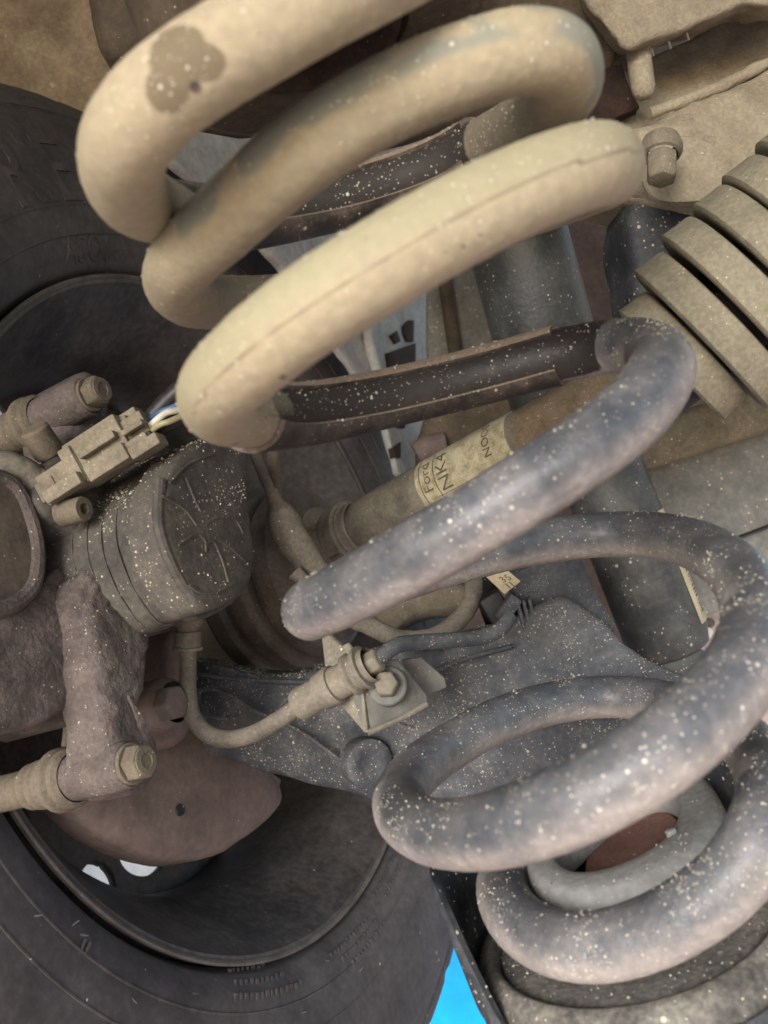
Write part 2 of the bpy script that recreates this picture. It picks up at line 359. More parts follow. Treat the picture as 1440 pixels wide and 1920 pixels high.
def near(px, py, dmin=.2):
    return min((i for i in range(len(cs)) if math.exp(cs[i][2]) > dmin), key=lambda i: math.hypot(cs[i][0] - px, cs[i][1] - py))
SLA = (near(330, 402), near(905, 275)); SLB = (near(470, 780), near(1060, 662))
arr = {k: np.zeros(nv, np.float32) for k in ('dust', 'stain', 'scuff', 'green_cast', 'cool', 'bare_and_shade')}
def sm(a, b, x): t = min(1, max(0, (x - a) / (b - a))); return t * t * (3 - 2 * t)
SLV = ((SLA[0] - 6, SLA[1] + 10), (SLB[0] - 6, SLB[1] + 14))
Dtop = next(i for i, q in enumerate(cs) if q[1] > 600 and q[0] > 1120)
WUP = []
for i in range(len(path)):
    t = (path[min(i + 1, len(path) - 1)] - path[max(i - 1, 0)]).normalized(); e = (path[i] - CAM).normalized(); q = t.cross(e)
    if q.length < .25: q = CU - t * CU.dot(t)
    q.normalize(); WUP.append(q if q.dot(CU) > 0 else -q)
for v in me.vertices:
    i = min(v.index // 64, len(path) - 1)
    x, y, d = pix(v.co); nrm = (v.co - path[i]).normalized(); upi = nrm.dot(WUP[i])
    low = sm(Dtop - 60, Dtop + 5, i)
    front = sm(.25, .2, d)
    du = .98 * (1 - low) + (.16 + .10 * sm(.0, 1., mnoise.noise(v.co * 90) + .5) + .52 * sm(-.05, -.9, upi)) * low  # lower turns: dust plus ground bounce painted in, pale undersides and dark tops
    if low < .5: du -= .25 * (1 - front)
    if any(a <= i <= b for a, b in SLV) and nrm.y < -.2: arr['bare_and_shade'][v.index] = .85
    ang = math.atan2(nrm.dot(WUP[i]), nrm.dot(CF)); du += .07 * mnoise.noise(Vector((i * .16, ang * 1.1, 3.0))) + .06 * mnoise.noise(Vector((i * .5, ang * 4, 9.0)))
    if SLA[1] < i < SLA[1] + 62 and d > .195: arr['bare_and_shade'][v.index] = .42 * sm(SLA[1] + 62, SLA[1] + 20, i)  # shade inside the second turn's right loop, painted as dark wire
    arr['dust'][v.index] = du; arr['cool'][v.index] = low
    st = 0
    for (cx, cy, rx, ry) in ((330, 112, 58, 66), (385, 118, 45, 42), (315, 165, 48, 55), (345, 80, 45, 38)):
        st = max(st, 1 - math.hypot((x - cx) / rx, (y - cy) / ry))
    if d < .22 and i < 320: arr['stain'][v.index] = sm(0, .25, st) if st > 0 else 0
    if 90 < i and d < .26:
        if y < 470 and 255 < i < 430: arr['scuff'][v.index] = sm(.12, .55, upi) * sm(-.25, .25, mnoise.fractal(v.co * 55, 1, 2, 3) + .30) * sm(10, -20, y - 480)
        if low < .3: arr['green_cast'][v.index] = (.85 if i > 480 else .32) * sm(-.25, .6, upi)  # greenish light on the tops of the upper turns, painted into the colour
        # thin seam line along the third turn
        if i > 530 and low < .3 and abs(upi - .10 - .02 * mnoise.noise(Vector((i * .07, 0, 0)))) < .05: arr['stain'][v.index] = .62 + .3 * mnoise.noise(Vector((i * .2, 1, 0)))
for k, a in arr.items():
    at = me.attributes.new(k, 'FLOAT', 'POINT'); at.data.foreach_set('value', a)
def sleeve(i0, i1, name='split_sleeve', label=None):
    idx = range(i0, i1, 2); n = 40; mb = MB(); vs = []; gap = R(38)
    for k, i in enumerate(idx):
        t = (path[i + 1] - path[i - 1]).normalized(); f = D((0, -1, .05)); f = (f - t * f.dot(t)).normalized(); s = t.cross(f)
        e = min(k, len(idx) - 1 - k); ro = WIRE * (1.15 + .03 * math.exp(-e / 2)); ri = WIRE * 1.01
        for r_, rev in ((ro, 0), (ri, 1)):
            for j in range(n + 1):
                jj = n - j if rev else j
                a = gap + (2 * math.pi - 2 * gap) * jj / n
                vs.append(path[i] + (f * math.cos(a) + s * math.sin(a)) * r_)
    C_ = 2 * (n + 1); K = len(idx)
    fs = [(i * C_ + j, i * C_ + (j + 1) % C_, (i + 1) * C_ + (j + 1) % C_, (i + 1) * C_ + j) for i in range(K - 1) for j in range(C_)]
    for b_ in (0, (K - 1) * C_):
        fs += [(b_ + j, b_ + j + 1, b_ + C_ - 2 - j, b_ + C_ - 1 - j) for j in range(n)]
    mb.add(vs, fs); return mb.build(name, M['sleeve'], sp, smooth=50, bevel=0, label=label)
s1 = sleeve(*SLA, label='dark split rubber sleeve behind the upper turns')
s2 = sleeve(*SLB, label='dark split rubber sleeve on the middle back turn')
# dark dent in the mud patch of the top turn
from mathutils.bvhtree import BVHTree
bv = BVHTree.FromPolygons([v.co for v in me.vertices], [p.vertices for p in me.polygons])
for x, y, r_ in ((366, 163, .0009), (1008, 441, .0006), (530, 706, .0006), (440, 832, .0006), (868, 462, .0003), (835, 470, .0002), (900, 440, .0002)):
    hit = bv.ray_cast(CAM, ray(x, y).normalized())
    if hit[0] is None: continue
    MB().lathe(hit[0], hit[1], [(.00008, .00005), (.0001, r_ * .8), (.0002, r_ * 1.1), (-.0005, r_ * 1.25)], 14).build('chip', [M['ring']], sp)
scatter('sand', sp, [coil], 6000, .00022, -.6, .6, keep=lambda x, y, c: .5 if y < 560 else 1.0, seed=3)
scatter('sleeve_sand', sp, [s1, s2], 800, .00028, -.2, 1.5, seed=4)

# ================================================================== WHEEL
wh = thing('wheel', 'black steel wheel with dark tyre seen from its inner side', 'wheel', WC)
TP = [(-.004, .2215), (.006, .226), (.013, .236), (.017, .252), (.0185, .275), (.015, .30), (.010, .320), (.006, .328), (.0045, .3295), (.006, .3305), (-.001, .343), (-.013, .355), (-.026, .3665), (-.040, .3705), (-.10, .374), (-.17, .3715), (-.20, .366), (-.215, .345), (-.222, .30), (-.215, .25), (-.20, .222)]
def lug(o, r, a):
    if .332 < r < .3705 and o > -.039:
        ph = (a * 44 / (2 * math.pi)) % 1; k = 1 if .12 < ph < .9 else 0
        return o + (.0016 * k if r < .358 else 0), r + (.0 if k else -.005 if r > .36 else 0)
    if r > .37 and -.19 < o:
        ph = (a * 44 / (2 * math.pi) + o * 6) % 1
        return o, r - (0 if .12 < ph < .9 else .006)
    return o, r
tp = []
for i in range(len(TP) - 1):
    for k in range(3):
        t_ = k / 3; tp.append((TP[i][0] + (TP[i + 1][0] - TP[i][0]) * t_, TP[i][1] + (TP[i + 1][1] - TP[i][1]) * t_))
tp.append(TP[-1])
tyre = MB().lathe(WC, WN, tp, 528, mod=lug).build('tyre', M['tyre'], wh, smooth=35)
def toff(r):
    for (o1, r1), (o2, r2) in zip(TP, TP[1:]):
        if r1 <= r <= r2: return o1 + (o2 - o1) * (r - r1) / (r2 - r1)
    return 0
for r0, hgt in ((.2445, .0006), (.262, .0004), (.329, .0010)):   # raised moulding rings
    MB().lathe(WC, WN, [(toff(r0 - .0008) - .001, r0 - .0012), (toff(r0) + hgt, r0 - .0004), (toff(r0) + hgt, r0 + .0004), (toff(r0 + .0008) - .001, r0 + .0012)], 256, loop=True).build('moulding_ring', M['tyre'], tyre)
wu, wv = perp(WN)
def wpol(px, py, off=.015):
    q = W(px, py, off) - WC; return math.hypot(q.dot(wu), q.dot(wv)), math.atan2(q.dot(wv), q.dot(wu))
def text_mesh(s, size, ext=0.0):
    cu = bpy.data.curves.new('t', 'FONT'); cu.body = s; cu.size = size; cu.align_x = 'CENTER'; cu.align_y = 'CENTER'; cu.extrude = ext; cu.resolution_u = 4
    o = bpy.data.objects.new('t', cu); COL.objects.link(o); dg = bpy.context.evaluated_depsgraph_get()
    mm = o.evaluated_get(dg).to_mesh(); vs = [v.co.copy() for v in mm.vertices]; fs = [tuple(p.vertices) for p in mm.polygons]
    bpy.data.objects.remove(o); bpy.data.curves.remove(cu); return vs, fs
def wheel_text(s, px, py, size, out=1, lift=.0006, wid=1.0):
    r0, a0 = wpol(px, py); vs, fs = text_mesh(s, size, .0004); V = []
    # reading direction: clockwise as seen from inboard when tops point outwards
    for v in vs:
        r = r0 + v.y * out; a = a0 - out * v.x * wid / r0 * SGN
        V.append(WC + WN * (toff(r) + (lift if v.z > 0 else -.0003)) + (wu * math.cos(a) + wv * math.sin(a)) * r)
    return MB().add(V, fs).build('lettering', M['tyre'], tyre, smooth=30)
SGN = 1 if pix(WC + wv * .1)[0] < pix(WC)[0] else -1
wheel_text('RIE', 62, 325, .062, lift=.0012, wid=.8)
wheel_text('ASON', 178, 464, .021, lift=.0009, wid=.95)
def moulded(px, py, length, hgt, nmark, rad=0):   # unreadable small moulded characters on the sidewall
    r0, a0 = wpol(px, py); mb = MB(); x = -length / 2
    for k in range(nmark):
        wd = length / nmark * random.uniform(.35, .8)
        for r_, a_ in ((r0 + random.uniform(-.1, .1) * hgt, a0 + (x + wd / 2) / r0),):
            e1 = wu * math.cos(a_) + wv * math.sin(a_); e2 = -wu * math.sin(a_) + wv * math.cos(a_)
            c = WC + WN * (toff(r_) + .0002) + e1 * r_
            mb.box(c, e2 * wd / 2, e1 * hgt / 2, WN * .0005)
            if random.random() < .6: mb.box(c + e1 * hgt * .45, e2 * wd * .5, e1 * hgt * .1, WN * .0007)
        x += length / nmark
    mb.build('moulded_mark', M['tyre'], tyre, bevel=.0001, seg=1)
moulded(505, 1838, .045, .0035, 10); moulded(512, 1862, .062, .0035, 14); moulded(500, 1815, .034, .003, 8)
for k in range(3):
    moulded(748 - k * 11, 1640 - k * 2, .045, .0035, 12); moulded(694 - k * 14, 1768 - k * 5, .05, .0035, 12)
moulded(158, 1785, .006, .009, 2)
for x, y in ((245, 1872), (367, 1862), (560, 1900), (620, 1800), (670, 1822), (740, 1715), (62, 1718), (140, 1735), (155, 1752), (103, 430), (72, 162)):
    r0, a0 = wpol(x, y); b0 = WC + WN * (toff(min(r0, .344)) - .0003) + (wu * math.cos(a0) + wv * math.sin(a0)) * r0
    d_ = (WN + wv * random.uniform(-.8, .8) + wu * random.uniform(-.6, .6)).normalized()
    MB().tube([b0, b0 + d_ * .0022, b0 + d_ * .004], [.0007, .0005, .0003], 6).build('rubber_nib', M['tyre'], tyre)
# rim: flange, bead seat, drop centre, disc with vent holes
RB = [(-.012, .2195), (-.002, .2185), (.004, .2215), (.0055, .2205), (.0048, .2165), (-.004, .2105), (-.012, .2045), (-.022, .199), (-.030, .1935), (-.040, .1875), (-.052, .1815), (-.085, .177), (-.11, .182), (-.125, .194), (-.17, .197), (-.19, .203)]
rim = MB().lathe(WC, WN, RB, 192).build('rim', M['rim'], wh, smooth=25)
MB().lathe(WC, WN, [(.0040, .2218), (.0062, .2217), (.0068, .2206), (.0060, .2188), (.0042, .2182)], 256, loop=True).build('rim_lip', M['rimlip'], wh, smooth=50)
DO = -.127
PER = 2 * math.pi / 8; HOLES = ((.170, 2.615, .0155, .0145), (.152, 2.890, .0225, .0160))   # radius, angle, half sizes
NA, NR = 800, 84; vs = []; fs = []
def hole_q(r_, a):
    best = (9, None)
    for hr, ha, hx, hy in HOLES:
        ph = ((a - ha + PER / 2) % PER) - PER / 2
        x, y = ph * hr / hx, (r_ - hr) / hy; q = math.hypot(x, y)
        if q < best[0]: best = (q, (hr, a - ph, hx, hy, x, y))
    return best
def disc_off(r_): return DO - .012 * math.cos((r_ - .05) / .149 * math.pi)
for i in range(NR + 1):
    for j in range(NA):
        r_ = .05 + .149 * i / NR; a = 2 * math.pi * j / NA; q, h = hole_q(r_, a)
        if .93 < q < 1.07:
            hr, ha, hx, hy, x, y = h; r_, a = hr + y / q * hy, ha + x / q * hx / hr
        vs.append(WC + WN * disc_off(r_) + (wu * math.cos(a) + wv * math.sin(a)) * r_)
for i in range(NR):
    for j in range(NA):
        if hole_q(.05 + .149 * (i + .5) / NR, 2 * math.pi * (j + .5) / NA)[0] > 1: fs.append((i * NA + j, i * NA + (j + 1) % NA, (i + 1) * NA + (j + 1) % NA, (i + 1) * NA + j))
disc = MB().add(vs, fs).build('wheel_disc', M['rim'], wh, smooth=60)
so = disc.modifiers.new('thickness', 'SOLIDIFY'); so.thickness = .006
MB().lathe(WC, WN, [(-.13, .001), (-.13, .06), (-.10, .07), (-.02, .075), (.0, .07), (.0, .001)], 64).build('hub', M['ring'], wh)

# dust shield behind the hub
ds = thing('dust_shield', 'brown brake dust shield with one small dark hole', 'dust shield', W(330, 1500, .0))
b_ = MB(); dome(b_, [(120, 1440), (112, 1500), (140, 1545), (190, 1578), (250, 1604), (320, 1621), (390, 1608), (450, 1574), (500, 1532), (521, 1502), (516, 1476), (490, 1440), (440, 1380), (350, 1330), (240, 1350), (160, 1400)],
     (330, 1480), lambda x, y: W(x, y, .0), WN * .012, WN * -.012, rings=16, n=110, power=3.0)
b_.build('shield_plate', M['shield'], ds, smooth=50, rough=(.0009, 30, .01))
q = W(336, 1519, .0115); MB().lathe(q, WN, [(.0012, .0001), (.0012, .0030), (-.0006, .0034)], 20).build('hole', M['black'], ds)
MB().slab([W(*p, -.012) for p in ((500, 1440), (528, 1462), (520, 1500), (505, 1500))], WN * -.02).build('shield_lip', M['shield'], ds, bevel=.001)

# ================================================================== HALF SHAFT, JOINT AND BOOT
S0 = P(650, 1004, .55); S1 = P(988, 826, .458); SD = (S1 - S0).normalized()
def SX(px):                                    # point of the shaft axis at this pixel column
    lo, hi = -.4, 1.0
    for _ in range(50):
        mid = (lo + hi) / 2
        if pix(S0 + SD * mid)[0] < px: lo = mid
        else: hi = mid
    return lo
hs = thing('half_shaft', 'tan half shaft with yellowed lettered label and rubber joint boot', 'drive shaft', S0)
SR = .0168
a_l0, a_l1, a_end = SX(818), SX(985), SX(1330)
MB().lathe(S0, SD, [(SX(600), SR * .9), (SX(640), SR * .9), (SX(690), SR * .9), (SX(692), SR), (a_l1, SR), (a_l1 + .004, SR * .985)], 64).build('shaft', M['shaft'], hs)
MB().lathe(S0, SD, [(a_l1 + .004, SR * .985), (a_l1 + .03, SR), (a_end, SR * 1.03)], 64).build('shaft_end', M['shaftrust'], hs)
lb = MB().lathe(S0, SD, [(a_l0, SR), (a_l0, SR + .0005), (a_l1, SR + .0005), (a_l1, SR)], 96).build('label_band', M['label'], hs, label='yellowed paper label wrapped round the shaft')
su, sv = perp(SD)
def shaft_text(s, px, ang, size, parent):
    ax = SX(px); vs, fs = text_mesh(s, size, .00005); V = []
    for v in vs:                               # text runs round the tube, tops towards the wheel
        a = ang + v.x / SR; V.append(S0 + SD * (ax - v.y) + (su * math.cos(a) + sv * math.sin(a)) * (SR + .0006 + v.z))
    return MB().add(V, fs).build('lettering', M['ink'], parent)
# angle on the tube facing the camera
vc = (CAM - S0); vc -= SD * vc.dot(SD); A0 = math.atan2(vc.dot(sv), vc.dot(su))
up_ = CU - SD * CU.dot(SD); AU = math.atan2(up_.dot(sv), up_.dot(su)); sg = 1 if ((AU - A0 + math.pi) % (2 * math.pi) - math.pi) > 0 else -1
TXT_SG = sg
def shaft_text2(s, px, off, size):
    ax = SX(px); vs, fs = text_mesh(s, size, .00005); V = []
    for v in vs:
        a = A0 + sg * (off + v.x / SR); V.append(S0 + SD * (ax - v.y) + (su * math.cos(a) + sv * math.sin(a)) * (SR + .0007 + v.z))
    return MB().add(V, fs).build('lettering', M['ink'], lb)
shaft_text2('Ford', 838, .48, .0090)
shaft_text2('NK4', 868, .42, .0112)
shaft_text2('NOO0', 950, .68, .0068)
for (r_, o0, o1) in ((0, -.35, 1.25),):         # printed frame round the first word
    for p_ in (826, 852):
        MB().tube([S0 + SD * SX(p_) + (su * math.cos(A0 + sg * o) + sv * math.sin(A0 + sg * o)) * (SR + .0006) for o in np.linspace(o0, o1, 20)], .00025, 5).build('label_line', M['ink'], lb)
for o in (-.28, -.62):
    MB().tube([S0 + SD * x + (su * math.cos(A0 + sg * o) + sv * math.sin(A0 + sg * o)) * (SR + .0006) for x in (SX(835), SX(980))], .0002, 5).build('label_line', M['ink'], lb)
for k in range(26):
    x = SX(842) + k * .0011
    MB().tube([S0 + SD * x + (su * math.cos(A0 + sg * o) + sv * math.sin(A0 + sg * o)) * (SR + .0006) for o in (-.78, -.86, -.95)], .00022, 4).build('barcode_bar', M['ink'], lb)
bx = SX(648)
MB().lathe(S0, SD, [(bx - .004, SR * 1.12), (bx - .003, SR * 1.2), (bx + .008, SR * 1.2), (bx + .009, SR * 1.1), (bx + .011, SR * 1.1), (bx + .0115, SR * 1.02), (bx + .016, SR * 1.02), (bx + .017, SR * .95)], 64).build('boot_clamp', M['bootrub'], hs)
ca = A0 - sg * .55; cq = S0 + SD * (bx + .0025) + (su * math.cos(ca) + sv * math.sin(ca)) * (SR * 1.22)
MB().box(cq, SD * .0045, (-su * math.sin(ca) + sv * math.cos(ca)) * .004, (su * math.cos(ca) + sv * math.sin(ca)) * .0012).build('clamp_ear', M['bracket'], hs, bevel=.0006)
MB().lathe(S0, SD, [(bx - .003, SR * 1.1), (bx - .010, SR * 1.32), (bx - .020, SR * 1.62), (bx - .030, SR * 1.72), (bx - .040, SR * 1.6), (bx - .05, SR * 1.75)], 64).build('boot', M['bootrub'], hs)
JC = WC - WN * .016
MB().lathe(JC, WN, [(-.03, .066), (.0, .066), (.018, .064), (.028, .060), (.034, .0605)], 96).build('joint_bell', M['bell'], hs, smooth=30)
MB().lathe(JC, WN, [(.034, .058), (.036, .0620), (.046, .0625), (.049, .060), (.050, .0565), (.053, .0565), (.055, .0605), (.064, .0605), (.068, .058), (.069, .052), (.072, .052), (.074, .055), (.083, .0535), (.088, .048), (.089, .030)], 96).build('joint_ring', M['ring'], hs, smooth=30)
MB().hexa(W(542, 1250, .03), WN, .005, .012).build('stud', M['bell'], hs, bevel=.0005)

# ================================================================== LOWER ARM, SPRING PAN, BUMP STOP
la = thing('lower_arm', 'long dark lower suspension arm thick with pale dust', 'suspension arm', P(800, 1340, .42))
AP = lambda x, y: P(x, y, .52 - (x - 340) * .00011)
b_ = MB(); dome(b_, [(325, 1290), (360, 1240), (470, 1262), (600, 1255), (720, 1212), (860, 1190), (960, 1158), (1050, 1120), (1120, 1160), (1190, 1225), (1290, 1275), (1400, 1350), (1400, 1490), (1250, 1560), (1000, 1585), (860, 1580), (705, 1502), (560, 1462), (430, 1425), (365, 1395), (335, 1350)],
     (800, 1370), AP, D((-.1, -1, .25)) * .016, D((0, 1, -.1)) * .03, rings=26, n=220, power=4)
armp = b_.build('arm_body', M['arm'], la, smooth=60, rough=(.0012, 45, .01))
for pl in ([(372, 1296, .492), (400, 1292, .49), (440, 1308, .486), (484, 1338, .482)], [(372, 1296, .492), (376, 1325, .49), (400, 1345, .487), (430, 1348, .486)],
           [(470, 1330, .482), (560, 1370, .472), (620, 1412, .466), (690, 1462, .459)], [(352, 1262, .496), (460, 1275, .487), (600, 1280, .47)],
           [(760, 1285, .45), (860, 1240, .437), (960, 1212, .428)], [(850, 1395, .44), (900, 1360, .433), (1010, 1300, .42)]):
    MB().tube(curve(pl, 24), .0013, 8).build('pressed_ridge', M['arm'], la, smooth=60)
q = P(692, 1432, .452); MB().lathe(q, D((.45, -1, .1)), [(-.01, .0125), (.001, .0125), (.0022, .0105), (.0022, .0070), (.0012, .0055), (.0012, .0001)], 40).build('pivot_washer', M['arm'], la)
MB().slab([P(x, y, .445) for x, y in ((955, 1085), (1000, 1050), (1090, 1040), (1118, 1110), (1160, 1180), (1120, 1230), (990, 1210))], D((0, 1, 0)) * .02).build('arm_tab', M['arm'], la, bevel=.003, seg=3)
scatter('sand', la, [armp], 5600, .00032, -.4, .6, seed=9)
bj = thing('ball_joint_bolt', 'rusty round ball joint bolt behind the brake hose', 'bolt', W(312, 1325, .06))
MB().lathe(W(306, 1322, .066), WN, [(-.02, .0125), (.0, .0125), (.004, .0120), (.0065, .0105), (.0075, .0095)], 48).build('flange', M['shield'], bj)
MB().hexa(W(308, 1322, .072), WN, .0082, .0085, .3).build('hex_head', M['shield'], bj, bevel=.001)
kn = thing('knuckle_lug', 'brown knuckle lug hanging beside the rubber brake hose', 'knuckle', W(300, 1300, .03))
b_ = MB(); dome(b_, [(312, 1190), (340, 1180), (352, 1260), (350, 1370), (325, 1400), (262, 1398), (246, 1384), (280, 1362), (300, 1320), (304, 1250)], (326, 1320), lambda x, y: W(x, y, .03), WN * .006, WN * -.02, rings=8, n=60)
b_.build('lug', M['shield'], kn, rough=(.0008, 60, .01))

# spring pan: turned about the spring's own axis
FZ = P(1110, 1776, .2394).z; FC = H(1140, 1600, FZ)
AXU = D((-.317, .0, .948))
sp2 = thing('spring_pan', 'dark round lower spring pan with grey rubber rim under the last turn', 'spring pan', FC - AXU * .03)
pn = MB().lathe(FC, AXU, [(-.026, .0001), (-.026, .030), (-.024, .040), (-.025, .0445), (-.030, .0455)], 128).build('rubber_pad', M['padrub'], sp2)
MB().lathe(FC, AXU, [(-.027, .0445), (-.0222, .0460), (-.0212, .0480), (-.0230, .0515), (-.028, .0540), (-.040, .0555), (-.046, .0550), (-.046, .0445)], 128, loop=True).build('pad_lip', M['padrub'], sp2, smooth=60)
def panmod(o, r, a):
    u_, v_ = perp(AXU); d_ = u_ * math.cos(a) + v_ * math.sin(a); k = sm(-.1, -.75, d_.y)
    return (o - k * .055 if o > -.03 else o), r
pan = MB().lathe(FC, AXU, [(-.046, .046), (-.044, .0530), (.010, .0550), (.013, .0572), (.008, .0585), (-.030, .0565), (-.065, .048), (-.11, .040)], 128, mod=panmod).build('pan_wall', M['pan'], sp2, smooth=45)
scatter('sand', sp2, [pan, pn], 900, .0003, -.5, .4, seed=12)

BZ = FZ + .004
bs = thing('bump_stop', 'grey rubber bump stop ring with red-brown bottom inside the lowest turn', 'bump stop', H(1170, 1580, BZ - .02))
outer = rounded([(978, 1604), (998, 1654), (1066, 1682), (1150, 1674), (1270, 1620), (1338, 1556), (1354, 1498), (1320, 1444), (1250, 1405), (1150, 1425), (1040, 1495), (984, 1560)], 96)
inner = rounded([(1038, 1600), (1062, 1624), (1102, 1628), (1170, 1610), (1244, 1566), (1268, 1528), (1268, 1490), (1236, 1458), (1170, 1470), (1084, 1532), (1042, 1572)], 96)
oc = (1165, 1555); vs = []; n = 96
def lerp(a, b, t): return (a[0] + (b[0] - a[0]) * t, a[1] + (b[1] - a[1]) * t)
o3 = [H(*p, BZ) for p in outer]; i3 = [H(*p, BZ) for p in inner]
oa = sorted(o3, key=lambda p: math.atan2((p - H(*oc, BZ)).y, (p - H(*oc, BZ)).x)); ia = sorted(i3, key=lambda p: math.atan2((p - H(*oc, BZ)).y, (p - H(*oc, BZ)).x))
prof = [(0, -.013), (0, -.008), (.06, -.003), (.2, -.0004), (.4, 0), (.7, 0), (.90, -.0003), (.975, -.001), (1.01, -.003), (1.03, -.010), (1.02, -.0135), (.9, -.016)]
for t_, dz in prof:
    for a, b2 in zip(oa, ia): vs.append(a.lerp(b2, t_) + Vector((0, 0, dz)))
fs = [(i * n + j, i * n + (j + 1) % n, (i + 1) * n + (j + 1) % n, (i + 1) * n + j) for i in range(len(prof) - 1) for j in range(n)]
bsr = MB().add(vs, fs).build('rubber_ring', M['bump'], bs, smooth=60)
cc = H(1186, 1578, BZ - .012); rc = [H(*p, BZ - .014) for p in rounded([(1096, 1632), (1120, 1575), (1180, 1528), (1240, 1518), (1272, 1540), (1262, 1600), (1200, 1660), (1130, 1670)], 48)]
MB().slab(rc, Vector((0, 0, -.006))).build('cup_bottom', M['redcap'], bs, bevel=.001)
MB().slab([cc + (p - cc) * 1.9 + Vector((0, 0, -.004)) for p in rc], Vector((0, 0, -.004))).build('cup_base', M['black'], bs, bevel=.001)
MB().box(H(1258, 1560, BZ + .001), Vector((.0015, .0006, 0)), Vector((-.0004, .0009, 0)), Vector((0, 0, .0009))).build('rubber_nib', M['bump'], bs, bevel=.0004)
scatter('sand', bs, [bsr], 500, .0003, .1, 1, seed=13)

# ================================================================== SHOCK ABSORBER
sh = thing('shock_absorber', 'dusty dark shock absorber with long cream barcode label', 'shock absorber', P(1240, 1250, .52))
q0, q1, q2, q3 = P(930, 300, .52), P(1060, 780, .52), P(1095, 800, .52), P(1262, 1225, .52)
MB().lathe(q0, q1 - q0, [(0, .0001), (0, .0295), ((q1 - q0).length - .004, .0295), ((q1 - q0).length, .0275), ((q1 - q0).length, .02)], 72).build('dust_tube', M['shock'], sh)
L_ = (q3 - q2).length
MB().lathe(q2, q3 - q2, [(-.02, .02), (0, .0245), (L_ - .012, .0245), (L_ - .002, .022), (L_, .018), (L_, .0001)], 72).build('damper_tube', M['shock'], sh)
dx = (q3 - q2).normalized(); du, dv = perp(dx)
rr_ = D((.86, -.5, .26)); rr_ = (rr_ - dx * rr_.dot(dx)).normalized(); la0 = math.atan2(rr_.dot(dv), rr_.dot(du))
vs = []; n = 12; l0 = L_ * .42; l1 = L_ * .90
for x in (l0, l1):
    for rad in (.02465, .02495):
        for j in range(n + 1):
            a = la0 + (j / n - .5) * .62; vs.append(q2 + dx * x + (du * math.cos(a) + dv * math.sin(a)) * rad)
k = n + 1; fs = [(k + j, k + j + 1, 3 * k + j + 1, 3 * k + j) for j in range(n)] + [(j, k + j, 3 * k + j, 2 * k + j) for j in (0, n)] + [(j, j + 1, k + j + 1, k + j) for j in range(n)] + [(2 * k + j, 3 * k + j, 3 * k + j + 1, 2 * k + j + 1) for j in range(n)]
lab = MB().add(vs, fs).build('barcode_label', M['cream'], sh)
vs = []; fs = []; x = l0 + .004
while x < l1 - .006:
    wd = random.choice((.0005, .0008, .0012)); o = len(vs)
    for xx in (x, x + wd):
        for j in range(6):
            a = la0 + (j / 5 * .42 - .16) * .62 * TXT_SG; vs.append(q2 + dx * xx + (du * math.cos(a) + dv * math.sin(a)) * .0251)
    fs += [(o + j, o + j + 1, o + 7 + j, o + 6 + j) for j in range(5)]; x += wd + random.choice((.0008, .0012, .0018))
MB().add(vs, fs).build('barcode', M['ink'], lab)
MB().lathe(P(1275, 1255, .52), D((0, -1, 0)), [(-.02, .016), (.012, .016), (.014, .013), (.014, .0001)], 40).build('lower_eye', M['shock'], sh)

# ================================================================== BRAKE CALIPER WITH ACTUATOR
bc = thing('brake_caliper', 'muddy brake caliper with dark rounded actuator cover', 'brake caliper', W(250, 1150, .09))
CO = .135
cap = [(345, 838), (400, 820), (447, 836), (451, 900), (460, 985), (467, 1060), (452, 1105), (415, 1135), (368, 1148), (335, 1105), (305, 1045), (290, 985), (292, 935), (312, 880)]
cpl = lambda x, y: W(x, y, CO)
b_ = MB(); dome(b_, cap, (380, 990), cpl, WN * .0045, WN * -.014, rings=18, n=120, power=5)
cover = b_.build('actuator_cover', M['shell'], bc, smooth=50, rough=(.0003, 60, .01))
capb = rounded([(345, 838), (400, 820), (447, 836), (451, 900), (460, 985), (468, 1062), (454, 1112), (415, 1145), (366, 1160), (325, 1110), (292, 1045), (276, 985), (280, 930), (302, 880)], 90)
MB().slab([W(x, y, CO - .008) for x, y in capb], WN * -.006).build('cover_flange', M['shell'], bc, bevel=.002, seg=3)
bod = rounded([(350, 836), (398, 825), (445, 840), (449, 900), (456, 990), (462, 1060), (446, 1105), (410, 1136), (360, 1150), (318, 1105), (286, 1040), (272, 985), (276, 930), (304, 880)], 90)
b_ = MB(); prevs = None; vs = []; fs = []; n = 90; K = 14
for k in range(K + 1):
    o = CO - .013 - .055 * k / K; s = 1 + .012 * (k % 2) + .10 * (k / K) ** 2
    c0 = W(370, 990, CO - .013) + WN * (-.055 * k / K)
    for x, y in bod: vs.append(c0 + (W(x, y, CO - .013) - W(370, 990, CO - .013)) * s)
fs = [(i * n + j, i * n + (j + 1) % n, (i + 1) * n + (j + 1) % n, (i + 1) * n + j) for i in range(K) for j in range(n)] + [tuple(range(n)), tuple(range(K * n, K * n + n))]
house = b_.add(vs, fs).build('actuator_housing', M['shell'], bc, smooth=50, rough=(.0008, 50, .01))
for k in range(2, 11, 2):
    ring = vs[k * n:(k + 1) * n]; cen = sum((Vector(p) for p in ring), Vector()) / n
    seg_ = [Vector(p) + (Vector(p) - cen).normalized() * .0004 for p in ring[n // 2 - 8:n - 12]]
    MB().tube(seg_, .0007, 6).build('housing_rib', M['shell'], bc, smooth=60)
